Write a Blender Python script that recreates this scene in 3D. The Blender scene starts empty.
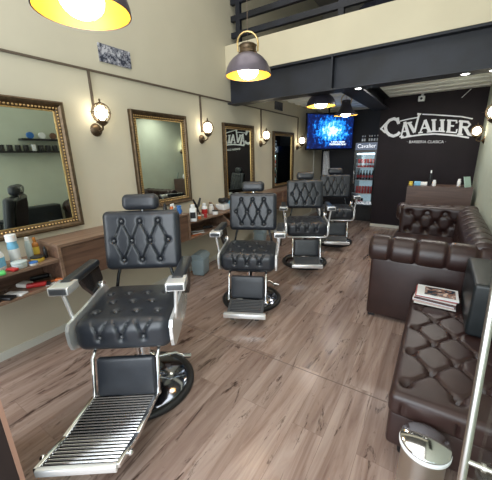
import bpy, bmesh, math, random
import numpy as np
from mathutils import Matrix, Vector

random.seed(7)
scn = bpy.context.scene
COL = scn.collection

# ------------------------------------------------------------------ camera
YAW, PITCH, ROLL, FPX, CH = math.radians(33.2), math.radians(16.0), math.radians(1.4), 294.0, 1.6
fwd = Vector((-math.sin(YAW) * math.cos(PITCH), math.cos(YAW) * math.cos(PITCH), -math.sin(PITCH)))
rt = Vector((math.cos(YAW), math.sin(YAW), 0))
dn = fwd.cross(rt)
rt2 = math.cos(ROLL) * rt + math.sin(ROLL) * dn
dn2 = -math.sin(ROLL) * rt + math.cos(ROLL) * dn
cam = bpy.data.cameras.new('camera')
cam.sensor_width = 36.0
cam.sensor_fit = 'HORIZONTAL'
cam.lens = FPX / 492.0 * 36.0
cam.clip_start = 0.02
cam_ob = bpy.data.objects.new('camera', cam)
COL.objects.link(cam_ob)
mw = Matrix.Identity(4)
for i in range(3):
    mw[i][0] = rt2[i]; mw[i][1] = -dn2[i]; mw[i][2] = -fwd[i]
mw[2][3] = CH
cam_ob.matrix_world = mw
scn.camera = cam_ob

# ------------------------------------------------------------------ world, lights, exposure
world = bpy.data.worlds.new('world')
scn.world = world
world.use_nodes = True
world.node_tree.nodes['Background'].inputs[0].default_value = (0.80, 0.90, 1.0, 1)
world.node_tree.nodes['Background'].inputs[1].default_value = 1.2
scn.view_settings.view_transform = 'Standard'
scn.view_settings.look = 'None'
scn.view_settings.gamma = 1.0
scn.view_settings.exposure = 0.64
scn.view_settings.use_curve_mapping = False


def area(name, loc, target, sx, sy, power, color):
    l = bpy.data.lights.new(name, 'AREA')
    l.shape = 'RECTANGLE'; l.size = sx; l.size_y = sy
    l.energy = power; l.color = color
    o = bpy.data.objects.new(name, l)
    o.location = loc
    o.rotation_euler = (Vector(target) - Vector(loc)).to_track_quat('-Z', 'Y').to_euler()
    COL.objects.link(o)
    return o


# daylight entering through the open shop front behind the camera
area('shopfront_daylight', (-1.1, -0.75, 1.9), (-1.4, 4.0, 0.6), 3.2, 2.6, 88, (0.90, 0.96, 1.0))
area('overhead_fill', (-1.2, 1.6, 4.75), (-1.2, 1.6, 0), 3.0, 3.4, 48, (1.0, 0.97, 0.90))  # added overhead fill lamp; the upper ceiling is closed, no skylight there
# added area lamp without a fixture, brightening the low zone behind the beam
area('low_zone_fill', (-0.25, 5.3, 2.57), (-0.25, 5.3, 0), 1.2, 0.5, 17, (1.0, 0.97, 0.92))


# ------------------------------------------------------------------ materials
def new_mat(name):
    m = bpy.data.materials.new(name)
    m.use_nodes = True
    nt = m.node_tree
    return m, nt, nt.nodes['Principled BSDF']


def pmat(name, color, rough=0.5, metal=0.0, noise=0.0, nscale=20.0, bump=0.0, bscale=200.0, emit=None, estr=0.0, coat=0.0, spec=None):
    m, nt, b = new_mat(name)
    N, L = nt.nodes, nt.links
    b.inputs['Base Color'].default_value = (*color, 1)
    b.inputs['Roughness'].default_value = rough
    b.inputs['Metallic'].default_value = metal
    if coat: b.inputs['Coat Weight'].default_value = coat
    if spec is not None: b.inputs['Specular IOR Level'].default_value = spec
    tc = N.new('ShaderNodeTexCoord')
    if noise > 0:
        n = N.new('ShaderNodeTexNoise'); n.inputs['Scale'].default_value = nscale; n.inputs['Detail'].default_value = 4
        r = N.new('ShaderNodeValToRGB')
        r.color_ramp.elements[0].position = 0.3; r.color_ramp.elements[1].position = 0.7
        r.color_ramp.elements[0].color = (*[c * (1 - noise) for c in color], 1)
        r.color_ramp.elements[1].color = (*[min(1, c * (1 + noise)) for c in color], 1)
        L.new(tc.outputs['Object'], n.inputs['Vector']); L.new(n.outputs['Fac'], r.inputs['Fac'])
        L.new(r.outputs['Color'], b.inputs['Base Color'])
    if bump > 0:
        n2 = N.new('ShaderNodeTexNoise'); n2.inputs['Scale'].default_value = bscale; n2.inputs['Detail'].default_value = 3
        bp = N.new('ShaderNodeBump'); bp.inputs['Strength'].default_value = bump; bp.inputs['Distance'].default_value = 0.004
        L.new(tc.outputs['Object'], n2.inputs['Vector']); L.new(n2.outputs['Fac'], bp.inputs['Height'])
        L.new(bp.outputs['Normal'], b.inputs['Normal'])
    if emit:
        b.inputs['Emission Color'].default_value = (*emit, 1)
        b.inputs['Emission Strength'].default_value = estr
    return m


def wood_mat(name, dark, light, axis='Y', scale=1.0, rough=0.45):
    m, nt, b = new_mat(name)
    N, L = nt.nodes, nt.links
    tc = N.new('ShaderNodeTexCoord'); mp = N.new('ShaderNodeMapping')
    s = {'X': (1.2, 16, 16), 'Y': (16, 1.2, 16), 'Z': (16, 16, 1.2)}[axis]
    mp.inputs['Scale'].default_value = [v * scale for v in s]
    n = N.new('ShaderNodeTexNoise'); n.inputs['Scale'].default_value = 1.6; n.inputs['Detail'].default_value = 7; n.inputs['Distortion'].default_value = 0.8
    r = N.new('ShaderNodeValToRGB')
    r.color_ramp.elements[0].position = 0.32; r.color_ramp.elements[1].position = 0.68
    r.color_ramp.elements[0].color = (*dark, 1); r.color_ramp.elements[1].color = (*light, 1)
    L.new(tc.outputs['Object'], mp.inputs['Vector']); L.new(mp.outputs['Vector'], n.inputs['Vector'])
    L.new(n.outputs['Fac'], r.inputs['Fac']); L.new(r.outputs['Color'], b.inputs['Base Color'])
    b.inputs['Roughness'].default_value = rough
    return m


def floor_mat():
    m, nt, b = new_mat('laminate_floor')
    N, L = nt.nodes, nt.links
    tc = N.new('ShaderNodeTexCoord')
    mp = N.new('ShaderNodeMapping'); mp.inputs['Rotation'].default_value = (0, 0, math.radians(90))
    L.new(tc.outputs['Object'], mp.inputs['Vector'])
    br = N.new('ShaderNodeTexBrick')
    br.inputs['Scale'].default_value = 1.0
    br.inputs['Brick Width'].default_value = 1.35; br.inputs['Row Height'].default_value = 0.19
    br.inputs['Mortar Size'].default_value = 0.0012; br.inputs['Mortar Smooth'].default_value = 0.1
    br.inputs['Color1'].default_value = (0, 0, 0, 1); br.inputs['Color2'].default_value = (1, 1, 1, 1)
    br.inputs['Mortar'].default_value = (0.5, 0.5, 0.5, 1)
    br.offset = 0.37
    L.new(mp.outputs['Vector'], br.inputs['Vector'])
    # shift the grain of every plank by its own value
    off = N.new('ShaderNodeVectorMath'); off.operation = 'MULTIPLY'; off.inputs[1].default_value = (9.0, 23.0, 5.0)
    L.new(br.outputs['Color'], off.inputs[0])
    add = N.new('ShaderNodeVectorMath'); add.operation = 'ADD'
    L.new(tc.outputs['Object'], add.inputs[0]); L.new(off.outputs[0], add.inputs[1])
    m1 = N.new('ShaderNodeMapping'); m1.inputs['Scale'].default_value = (11.0, 0.85, 1)
    L.new(add.outputs[0], m1.inputs['Vector'])
    n1 = N.new('ShaderNodeTexNoise'); n1.inputs['Scale'].default_value = 1.0; n1.inputs['Detail'].default_value = 6; n1.inputs['Roughness'].default_value = 0.62; n1.inputs['Distortion'].default_value = 1.2
    L.new(m1.outputs['Vector'], n1.inputs['Vector'])
    r1 = N.new('ShaderNodeValToRGB')
    e = r1.color_ramp.elements
    e[0].position = 0.25; e[0].color = (0.15, 0.090, 0.070, 1)
    e[1].position = 0.72; e[1].color = (0.40, 0.315, 0.27, 1)
    k = e.new(0.48); k.color = (0.285, 0.205, 0.17, 1)
    L.new(n1.outputs['Fac'], r1.inputs['Fac'])
    # dark cracks and knots
    m2 = N.new('ShaderNodeMapping'); m2.inputs['Scale'].default_value = (10.0, 2.0, 1)
    L.new(add.outputs[0], m2.inputs['Vector'])
    n2 = N.new('ShaderNodeTexNoise'); n2.inputs['Scale'].default_value = 0.9; n2.inputs['Detail'].default_value = 5; n2.inputs['Roughness'].default_value = 0.78; n2.inputs['Distortion'].default_value = 1.6
    L.new(m2.outputs['Vector'], n2.inputs['Vector'])
    r2 = N.new('ShaderNodeValToRGB')
    r2.color_ramp.elements[0].position = 0.335; r2.color_ramp.elements[0].color = (0.14, 0.10, 0.085, 1)
    r2.color_ramp.elements[1].position = 0.435; r2.color_ramp.elements[1].color = (1, 1, 1, 1)
    L.new(n2.outputs['Fac'], r2.inputs['Fac'])
    mx = N.new('ShaderNodeMix'); mx.data_type = 'RGBA'; mx.blend_type = 'MULTIPLY'; mx.inputs[0].default_value = 0.9
    L.new(r1.outputs['Color'], mx.inputs[6]); L.new(r2.outputs['Color'], mx.inputs[7])
    # plank-to-plank tone
    r3 = N.new('ShaderNodeValToRGB')
    r3.color_ramp.elements[0].color = (0.76, 0.72, 0.71, 1); r3.color_ramp.elements[1].color = (1.08, 1.06, 1.05, 1)
    L.new(br.outputs['Color'], r3.inputs['Fac'])
    mx2 = N.new('ShaderNodeMix'); mx2.data_type = 'RGBA'; mx2.blend_type = 'MULTIPLY'; mx2.inputs[0].default_value = 1.0
    L.new(mx.outputs[2], mx2.inputs[6]); L.new(r3.outputs['Color'], mx2.inputs[7])
    mx3 = N.new('ShaderNodeMix'); mx3.data_type = 'RGBA'; mx3.inputs[7].default_value = (0.20, 0.135, 0.11, 1)
    L.new(br.outputs['Fac'], mx3.inputs[0]); L.new(mx2.outputs[2], mx3.inputs[6])
    L.new(mx3.outputs[2], b.inputs['Base Color'])
    b.inputs['Roughness'].default_value = 0.22
    bp = N.new('ShaderNodeBump'); bp.inputs['Strength'].default_value = 0.12; bp.inputs['Distance'].default_value = 0.003
    L.new(n1.outputs['Fac'], bp.inputs['Height']); L.new(bp.outputs['Normal'], b.inputs['Normal'])
    return m


def glass_mat(name, tint=(1, 1, 1), mix=0.08, rough=0.03):
    m = bpy.data.materials.new(name); m.use_nodes = True
    nt = m.node_tree; N, L = nt.nodes, nt.links
    N.clear()
    out = N.new('ShaderNodeOutputMaterial'); t = N.new('ShaderNodeBsdfTransparent'); g = N.new('ShaderNodeBsdfGlossy')
    t.inputs['Color'].default_value = (*tint, 1); g.inputs['Roughness'].default_value = rough
    mx = N.new('ShaderNodeMixShader'); mx.inputs[0].default_value = mix
    L.new(t.outputs[0], mx.inputs[1]); L.new(g.outputs[0], mx.inputs[2]); L.new(mx.outputs[0], out.inputs['Surface'])
    return m


def print_mat(name, base, colors, scale=30.0, thresh=0.5, emit=0.0):
    """printed matter: blotches of a few colours"""
    m, nt, b = new_mat(name)
    N, L = nt.nodes, nt.links
    tc = N.new('ShaderNodeTexCoord')
    n = N.new('ShaderNodeTexNoise'); n.inputs['Scale'].default_value = scale; n.inputs['Detail'].default_value = 3
    L.new(tc.outputs['Object'], n.inputs['Vector'])
    r = N.new('ShaderNodeValToRGB'); r.color_ramp.interpolation = 'LINEAR'
    e = r.color_ramp.elements
    e[0].position = 0.0; e[0].color = (*base, 1); e[1].position = thresh - 0.04; e[1].color = (*base, 1)
    for i, c in enumerate(colors):
        q = e.new(min(0.98, thresh + 0.06 * i)); q.color = (*c, 1)
    L.new(n.outputs['Fac'], r.inputs['Fac'])
    L.new(r.outputs['Color'], b.inputs['Base Color'])
    b.inputs['Roughness'].default_value = 0.35
    if emit:
        L.new(r.outputs['Color'], b.inputs['Emission Color']); b.inputs['Emission Strength'].default_value = emit
    return m


M = {}
M['floor'] = floor_mat()
M['wall'] = pmat('cream_plaster', (0.55, 0.505, 0.395), 0.75, noise=0.05, nscale=1.5, bump=0.08, bscale=60)
M['wall_right'] = pmat('sage_plaster', (0.50, 0.54, 0.44), 0.7, noise=0.06, nscale=2, bump=0.08, bscale=60)
M['wall_dark'] = pmat('near_black_paint', (0.008, 0.008, 0.015), 0.6, noise=0.2, nscale=2)
M['wall_sign'] = pmat('dark_plum_paint', (0.0125, 0.0075, 0.010), 0.6, noise=0.25, nscale=2, spec=0.25)
M['parapet'] = pmat('cream_parapet', (0.62, 0.56, 0.41), 0.7, noise=0.04, nscale=2)
M['steel'] = pmat('dark_painted_steel', (0.0085, 0.0105, 0.018), 0.5, noise=0.5, nscale=4)
M['ceil_hi'] = pmat('upper_ceiling', (0.30, 0.28, 0.25), 0.9, noise=0.1, nscale=2)
M['base'] = pmat('white_skirting', (0.60, 0.60, 0.54), 0.5)
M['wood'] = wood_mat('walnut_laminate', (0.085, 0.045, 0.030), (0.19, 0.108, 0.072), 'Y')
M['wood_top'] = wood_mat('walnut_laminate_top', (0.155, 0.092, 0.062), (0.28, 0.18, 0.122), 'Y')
M['wood_desk'] = wood_mat('desk_laminate', (0.075, 0.045, 0.037), (0.12, 0.076, 0.062), 'X')
M['dark_wood'] = wood_mat('dark_brown_wood', (0.010, 0.006, 0.006), (0.018, 0.011, 0.011), 'Z')
M['edge'] = pmat('light_edge_band', (0.30, 0.17, 0.12), 0.5)
M['leather'] = pmat('black_leather', (0.022, 0.025, 0.032), 0.28, bump=0.25, bscale=260, noise=0.15, nscale=12)
M['leather_grey'] = pmat('grey_rubber_pad', (0.06, 0.063, 0.07), 0.45, bump=0.2, bscale=200)
M['brown'] = pmat('brown_leather', (0.031, 0.0150, 0.0135), 0.34, bump=0.2, bscale=220, noise=0.18, nscale=9)
M['block'] = pmat('black_vinyl', (0.009, 0.012, 0.014), 0.38, noise=0.1)
M['chrome'] = pmat('chrome', (0.80, 0.81, 0.83), 0.12, 1.0)
M['satin'] = pmat('brushed_steel', (0.62, 0.60, 0.56), 0.32, 1.0)
M['white_metal'] = pmat('polished_bright_metal', (0.86, 0.87, 0.88), 0.24, 0.62)
M['rubber'] = pmat('black_rubber', (0.012, 0.012, 0.013), 0.5)
M['blackmetal'] = pmat('black_enamel', (0.01, 0.011, 0.013), 0.2)
M['bronze'] = pmat('antique_bronze', (0.11, 0.075, 0.045), 0.4, 0.8, noise=0.3, nscale=30)
M['gold'] = pmat('antique_gold', (0.55, 0.36, 0.15), 0.36, 0.85, noise=0.25, nscale=60)
M['brass'] = pmat('brass', (0.72, 0.52, 0.24), 0.3, 0.9)
M['conduit'] = pmat('dark_bronze_conduit', (0.15, 0.115, 0.09), 0.45, 0.5)
M['mirror'] = pmat('mirror_glass', (0.60, 0.65, 0.585), 0.015, 1.0)
M['shade'] = pmat('grey_mauve_enamel', (0.13, 0.11, 0.135), 0.34, 0.35, noise=0.15, nscale=15)
M['shade_dark'] = pmat('dark_enamel', (0.035, 0.033, 0.045), 0.34, 0.3)
M['shade_in'] = pmat('gold_leaf_inside', (0.78, 0.42, 0.05), 0.42, 0.5)
M['bulb'] = pmat('lit_bulb', (1, 0.97, 0.9), 0.3, emit=(1.0, 0.94, 0.82), estr=11)
M['bulb_cool'] = pmat('lit_cool_bulb', (1, 1, 1), 0.3, emit=(0.88, 0.94, 1.0), estr=18)
M['globe'] = pmat('lit_globe_glass', (1, 0.97, 0.88), 0.3, emit=(1.0, 0.90, 0.66), estr=11)
M['spot'] = pmat('lit_downlight', (1, 1, 1), 0.3, emit=(1.0, 0.98, 0.94), estr=9)
M['white'] = pmat('white_plastic', (0.78, 0.79, 0.79), 0.4)
M['offwhite'] = pmat('offwhite_card', (0.66, 0.64, 0.60), 0.6)
M['signwhite'] = pmat('white_sign_letters', (0.90, 0.91, 0.94), 0.5)
M['blue'] = pmat('blue_plastic', (0.03, 0.14, 0.42), 0.4)
M['lightblue'] = pmat('light_blue_label', (0.18, 0.46, 0.66), 0.4)
M['red'] = pmat('red_plastic', (0.42, 0.02, 0.02), 0.35)
M['orange'] = pmat('orange_plastic', (0.62, 0.16, 0.04), 0.4)
M['yellow'] = pmat('yellow_tin', (0.75, 0.55, 0.08), 0.4)
M['green'] = pmat('green_plastic', (0.1, 0.5, 0.12), 0.4)
M['black'] = pmat('black_plastic', (0.012, 0.012, 0.014), 0.35)
M['amber'] = pmat('amber_liquid', (0.45, 0.17, 0.03), 0.15)
M['clear'] = pmat('clear_gel_plastic', (0.50, 0.58, 0.58), 0.15)
M['bin'] = pmat('blue_grey_plastic', (0.25, 0.32, 0.35), 0.4)
M['grey'] = pmat('grey_fabric', (0.75, 0.76, 0.80), 0.8, noise=0.2, nscale=25)
M['glass'] = glass_mat('door_glass', (0.93, 0.96, 0.95), 0.10)
M['fglass'] = glass_mat('fridge_glass', (0.95, 0.97, 1.0), 0.05)
M['fridge_lit'] = pmat('fridge_lit_interior', (0.6, 0.7, 0.72), 0.5, emit=(0.55, 0.78, 0.85), estr=0.22)
M['can'] = pmat('red_can', (0.55, 0.03, 0.03), 0.3, 0.2)
M['cola'] = pmat('dark_cola', (0.02, 0.008, 0.006), 0.2)
M['ceil_white'] = None
M['cardboard'] = pmat('brown_cardboard', (0.16, 0.085, 0.05), 0.8, noise=0.2, nscale=5)
M['navy'] = pmat('dark_navy_cloth', (0.012, 0.014, 0.03), 0.8)


def corr_mat():
    m, nt, b = new_mat('white_ribbed_ceiling')
    N, L = nt.nodes, nt.links
    b.inputs['Base Color'].default_value = (0.86, 0.86, 0.80, 1); b.inputs['Roughness'].default_value = 0.6
    return m


M['ceil_white'] = corr_mat()


def tv_mat():
    m, nt, b = new_mat('tv_picture')
    N, L = nt.nodes, nt.links
    tc = N.new('ShaderNodeTexCoord')
    sp = N.new('ShaderNodeSeparateXYZ'); L.new(tc.outputs['Object'], sp.inputs[0])   # x -0.7..0.7, z -0.4..0.4
    # blob mask centred slightly right of middle, upper part
    mpv = N.new('ShaderNodeMapping'); mpv.inputs['Location'].default_value = (-0.05, 0, -0.08); mpv.inputs['Scale'].default_value = (1.45, 1, 2.5)
    L.new(tc.outputs['Object'], mpv.inputs['Vector'])
    gr = N.new('ShaderNodeTexGradient'); gr.gradient_type = 'SPHERICAL'
    L.new(mpv.outputs['Vector'], gr.inputs['Vector'])
    n = N.new('ShaderNodeTexNoise'); n.inputs['Scale'].default_value = 11; n.inputs['Detail'].default_value = 6; n.inputs['Roughness'].default_value = 0.75
    L.new(tc.outputs['Object'], n.inputs['Vector'])
    ad = N.new('ShaderNodeMath'); ad.operation = 'MULTIPLY_ADD'; ad.inputs[1].default_value = 1.0; ad.inputs[2].default_value = -0.22
    L.new(gr.outputs['Fac'], ad.inputs[0])
    ad2 = N.new('ShaderNodeMath'); ad2.operation = 'ADD'
    nm = N.new('ShaderNodeMath'); nm.operation = 'MULTIPLY_ADD'; nm.inputs[1].default_value = 2.6; nm.inputs[2].default_value = -1.15
    L.new(n.outputs['Fac'], nm.inputs[0])
    L.new(ad.outputs[0], ad2.inputs[0]); L.new(nm.outputs[0], ad2.inputs[1])
    r = N.new('ShaderNodeValToRGB')
    e = r.color_ramp.elements
    e[0].position = 0.0; e[0].color = (0.004, 0.008, 0.05, 1)
    e[1].position = 0.85; e[1].color = (0.7, 0.88, 1.0, 1)
    for p, c in ((0.18, (0.005, 0.03, 0.20)), (0.32, (0.008, 0.15, 0.62)), (0.58, (0.03, 0.42, 0.95))):
        q = e.new(p); q.color = (*c, 1)
    L.new(ad2.outputs[0], r.inputs['Fac'])
    b.inputs['Base Color'].default_value = (0.005, 0.005, 0.01, 1); b.inputs['Roughness'].default_value = 0.3
    L.new(r.outputs['Color'], b.inputs['Emission Color']); b.inputs['Emission Strength'].default_value = 1.15
    return m


M['tv'] = tv_mat()


# ------------------------------------------------------------------ helpers
class MB:
    """collects vertices and faces of one mesh"""
    def __init__(s): s.v = []; s.f = []; s.sm = []

    def add(s, vs, fs, smooth=False, mat=None):
        o = len(s.v)
        if mat is not None: vs = [tuple(mat @ Vector(v)) for v in vs]
        s.v += [tuple(v) for v in vs]
        s.f += [tuple(i + o for i in f) for f in fs]
        s.sm += [smooth] * len(fs)
        return s

    def box(s, x0, x1, y0, y1, z0, z1, mat=None, bev=0.0):
        if bev > 0:
            v, f = rbox_geo((x1 - x0) / 2, (y1 - y0) / 2, (z1 - z0) / 2, bev, max((x1 - x0), (y1 - y0), (z1 - z0)), arc=2)
            c = Matrix.Translation(((x0 + x1) / 2, (y0 + y1) / 2, (z0 + z1) / 2))
            return s.add(v, f, True, (mat @ c) if mat is not None else c)
        v = [(x0, y0, z0), (x1, y0, z0), (x1, y1, z0), (x0, y1, z0), (x0, y0, z1), (x1, y0, z1), (x1, y1, z1), (x0, y1, z1)]
        f = [(0, 3, 2, 1), (4, 5, 6, 7), (0, 1, 5, 4), (1, 2, 6, 5), (2, 3, 7, 6), (3, 0, 4, 7)]
        return s.add(v, f, False, mat)

    def lathe(s, prof, n=24, mat=None, smooth=True, closed=False):
        vs = []; fs = []
        for r, z in prof:
            for k in range(n):
                a = 2 * math.pi * k / n
                vs.append((r * math.cos(a), r * math.sin(a), z))
        m = len(prof)
        for i in range(m - 1 + (1 if closed else 0)):
            j = (i + 1) % m
            for k in range(n):
                k2 = (k + 1) % n
                fs.append((i * n + k, i * n + k2, j * n + k2, j * n + k))
        if not closed:
            if prof[0][0] > 1e-6: fs.append(tuple(range(n))[::-1])
            if prof[-1][0] > 1e-6: fs.append(tuple((m - 1) * n + k for k in range(n)))
        return s.add(vs, fs, smooth, mat)

    def tube(s, pts, r, n=8, mat=None, cap=True):
        P = [Vector(p) for p in pts]
        vs = []; fs = []
        up = None
        for i, p in enumerate(P):
            if i == 0: t = P[1] - P[0]
            elif i == len(P) - 1: t = P[-1] - P[-2]
            else: t = (P[i + 1] - P[i]).normalized() + (P[i] - P[i - 1]).normalized()
            t.normalize()
            if up is None:
                up = Vector((0, 0, 1)) if abs(t.z) < 0.9 else Vector((1, 0, 0))
            a = (up - t * up.dot(t)).normalized(); b = t.cross(a); up = a
            rr = r[i] if isinstance(r, (list, tuple)) else r
            for k in range(n):
                an = 2 * math.pi * k / n
                vs.append(tuple(p + a * (rr * math.cos(an)) + b * (rr * math.sin(an))))
        for i in range(len(P) - 1):
            for k in range(n):
                k2 = (k + 1) % n
                fs.append((i * n + k, i * n + k2, (i + 1) * n + k2, (i + 1) * n + k))
        if cap:
            fs.append(tuple(range(n))[::-1]); fs.append(tuple((len(P) - 1) * n + k for k in range(n)))
        return s.add(vs, fs, True, mat)

    def sphere(s, c, r, n=12, sc=(1, 1, 1), mat=None):
        prof = []
        vs = []; fs = []
        m = max(4, n // 2)
        for i in range(m + 1):
            t = math.pi * i / m
            for k in range(n):
                a = 2 * math.pi * k / n
                vs.append((c[0] + r * sc[0] * math.sin(t) * math.cos(a), c[1] + r * sc[1] * math.sin(t) * math.sin(a), c[2] + r * sc[2] * math.cos(t)))
        for i in range(m):
            for k in range(n):
                k2 = (k + 1) % n
                fs.append((i * n + k, (i + 1) * n + k, (i + 1) * n + k2, i * n + k2))
        return s.add(vs, fs, True, mat)

    def prism(s, poly, axis, a0, a1, mat=None):
        """extrude a 2D polygon along axis; poly given in the other two axes (in xyz order)"""
        def p3(p, a):
            if axis == 'x': return (a, p[0], p[1])
            if axis == 'y': return (p[0], a, p[1])
            return (p[0], p[1], a)
        n = len(poly)
        vs = [p3(p, a0) for p in poly] + [p3(p, a1) for p in poly]
        fs = [tuple(range(n))[::-1], tuple(range(n, 2 * n))] + [(k, (k + 1) % n, n + (k + 1) % n, n + k) for k in range(n)]
        return s.add(vs, fs, False, mat)

    def build(s, name, mat, parent=None, loc=None, rotz=0.0):
        me = bpy.data.meshes.new(name)
        me.from_pydata(s.v, [], s.f)
        me.polygons.foreach_set('use_smooth', s.sm)
        bm = bmesh.new(); bm.from_mesh(me)
        bmesh.ops.remove_doubles(bm, verts=bm.verts, dist=1e-5)
        bmesh.ops.recalc_face_normals(bm, faces=bm.faces)
        for ed in bm.edges:
            if len(ed.link_faces) == 2 and ed.calc_face_angle(0) > 0.9: ed.smooth = False
        bm.to_mesh(me); bm.free()
        me.materials.append(mat)
        o = bpy.data.objects.new(name, me)
        COL.objects.link(o)
        if parent is not None: o.parent = parent
        if loc is not None: o.location = loc
        o.rotation_euler = (0, 0, rotz)
        return o


def ax_samples(h, r, step, arc=4):
    core = h - r
    xs = [-h + r * (1 - math.cos(math.pi / 2 * i / arc)) for i in range(arc)]
    n = max(1, int(round(2 * core / step)))
    xs += [-core + 2 * core * i / n for i in range(n + 1)]
    xs += [h - r * (1 - math.cos(math.pi / 2 * (arc - 1 - i) / arc)) for i in range(arc)]
    out = []
    for x in xs:
        if not out or x - out[-1] > 1e-6: out.append(x)
    return out


def rbox_geo(hx, hy, hz, r, step, arc=4, disp=None):
    r = min(r, hx * 0.999, hy * 0.999, hz * 0.999)
    H = (hx, hy, hz)
    S = [ax_samples(h, r, step, arc) for h in H]
    vs = []; idx = {}; fs = []

    def vert(p):
        key = (round(p[0], 5), round(p[1], 5), round(p[2], 5))
        if key in idx: return idx[key]
        q = [max(-(H[i] - r), min(H[i] - r, p[i])) for i in range(3)]
        d = Vector([p[i] - q[i] for i in range(3)])
        l = d.length
        n = d / l if l > 1e-9 else Vector((0, 0, 1))
        pt = Vector(q) + n * r
        if disp: pt = pt + n * disp(pt, n)
        vs.append(tuple(pt)); idx[key] = len(vs) - 1
        return idx[key]

    for ax in range(3):
        a, b = (ax + 1) % 3, (ax + 2) % 3
        for sgn in (-1, 1):
            A, B = S[a], S[b]
            g = []
            for u in A:
                row = []
                for w in B:
                    p = [0, 0, 0]; p[ax] = sgn * H[ax]; p[a] = u; p[b] = w
                    row.append(vert(p))
                g.append(row)
            for i in range(len(A) - 1):
                for j in range(len(B) - 1):
                    f = (g[i][j], g[i + 1][j], g[i + 1][j + 1], g[i][j + 1])
                    fs.append(f if sgn > 0 else f[::-1])
    return vs, fs


def seg_dist(p, a, b):
    ab = b - a; t = max(0.0, min(1.0, (p - a).dot(ab) / max(1e-9, ab.length_squared)))
    return (p - a - ab * t).length


def tuft(buttons, segs, depth=0.02, sig=0.022, cdepth=0.008, csig=0.007, crown=None):
    Bt = [Vector(b) for b in buttons]; Sg = [(Vector(a), Vector(b)) for a, b in segs]

    def f(p, n):
        d = 0.0
        for b in Bt:
            q = (p - b).length
            if q < 4 * sig: d -= depth * math.exp(-(q / sig) ** 2)
        m = 9
        for a, b in Sg:
            q = seg_dist(p, a, b)
            if q < m: m = q
        if m < 4 * csig: d -= cdepth * math.exp(-(m / csig) ** 2)
        if crown: d += crown(p, n)
        return d
    return f


def prop(o, label=None, cat=None, group=None, kind=None):
    if label: o['label'] = label
    if cat: o['category'] = cat
    if group: o['group'] = group
    if kind: o['kind'] = kind
    return o


def empty(name, loc=(0, 0, 0), rotz=0.0, label=None, cat=None, group=None):
    o = bpy.data.objects.new(name, None)
    o.empty_display_size = 0.1
    COL.objects.link(o)
    o.location = loc; o.rotation_euler = (0, 0, rotz)
    return prop(o, label, cat, group)


def kids(o):
    return [c for c in bpy.data.objects if c.parent == o]


def copy_tree(o, parent=None):
    c = o.copy(); COL.objects.link(c)
    if parent is not None: c.parent = parent
    for ch in kids(o): copy_tree(ch, c)
    return c


def struct(name, mb, mat):
    return prop(mb.build(name, mat), kind='structure')


def T(x, y, z): return Matrix.Translation((x, y, z))
def RX(a): return Matrix.Rotation(a, 4, 'X')
def RY(a): return Matrix.Rotation(a, 4, 'Y')
def RZ(a): return Matrix.Rotation(a, 4, 'Z')


WL, WR = -2.88, 0.53     # left and right wall planes
YB, YS, YN = 4.0, 7.0, 8.4   # beam, sign wall, niche back wall

# ------------------------------------------------------------------ structure
struct('floor', MB().box(WL - 0.1, WR + 0.1, -1.2, YN + 0.1, -0.1, 0.0), M['floor'])
struct('wall_left', MB().box(WL - 0.12, WL, -1.2, YN + 0.12, 0, 4.9), M['wall'])
struct('wall_right', MB().box(WR, WR + 0.12, -1.2, YN + 0.12, 0, 4.9), M['wall_right'])
struct('wall_niche', MB().box(WL, WR, YN, YN + 0.12, 0, 2.68), M['wall_dark'])
struct('wall_sign', MB().box(-1.20, WR, YS, YN, 0, 2.68), M['wall_sign'])
struct('wall_upper_back', MB().box(WL, WR, YN - 0.4, YN + 0.12, 2.80, 4.9), M['ceil_hi'])
struct('ceiling_upper', MB().box(WL - 0.1, WR + 0.1, -1.2, YN + 0.12, 4.9, 5.0), M['ceil_hi'])
struct('wall_front_header', MB().box(WL, WR, -1.2, -1.08, 3.0, 4.9), M['wall'])
# mezzanine slab with ribbed white underside
mb = MB().box(WL, WR, YB + 0.22, YN, 2.70, 2.80)
y = YB + 0.3
while y < YN - 0.1:
    mb.prism([(y, 2.70), (y + 0.03, 2.655), (y + 0.24, 2.655), (y + 0.27, 2.70)], 'x', WL, WR)
    y += 0.36
struct('ceiling_lower', mb, M['ceil_white'])
struct('wall_mezzanine_parapet', MB().box(WL, WR, YB - 0.03, YB + 0.12, 2.76, 3.14), M['parapet'])
# steel I-beam across the room
mb = MB().box(WL, WR, YB + 0.07, YB + 0.09, 2.38, 2.74)
mb.box(WL, WR, YB - 0.02, YB + 0.2, 2.36, 2.38)
mb.box(WL, WR, YB - 0.02, YB + 0.2, 2.735, 2.76)
mb.box(-1.30, -1.28, YB - 0.02, YB + 0.07, 2.38, 2.735)
struct('trim_1', mb, M['steel'])
# beam running away to the corner of the sign wall
mb = MB().box(-1.35, -1.05, YB + 0.22, YS, 2.44, 2.46)
mb.box(-1.23, -1.17, YB + 0.22, YS, 2.46, 2.66)
mb.box(-1.35, -1.05, YB + 0.22, YS, 2.64, 2.655)
struct('trim_2', mb, M['steel'])
struct('baseboard_left', MB().box(WL, WL + 0.015, -1.2, YN, 0, 0.07), M['base'])
struct('baseboard_back', MB().box(-1.20, 0.52, YS - 0.015, YS, 0, 0.06), M['base'])
struct('trim_5', MB().box(WL + 0.02, WR, 1.818, 1.823, 0.0, 0.0012), pmat('floor_joint', (0.12, 0.08, 0.065), 0.5))
# left shop-front jamb next to the camera
struct('wall_front_jamb', MB().box(-1.95, -1.325, -0.35, 0.25, 0, 2.4), M['dark_wood'])
struct('trim_3', MB().box(-1.325, -1.320, 0.235, 0.2505, 0, 2.4), M['edge'])
struct('trim_4', MB().box(WL, WL + 0.02, 7.75, 7.79, 0.07, 1.7), M['base'])

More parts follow.
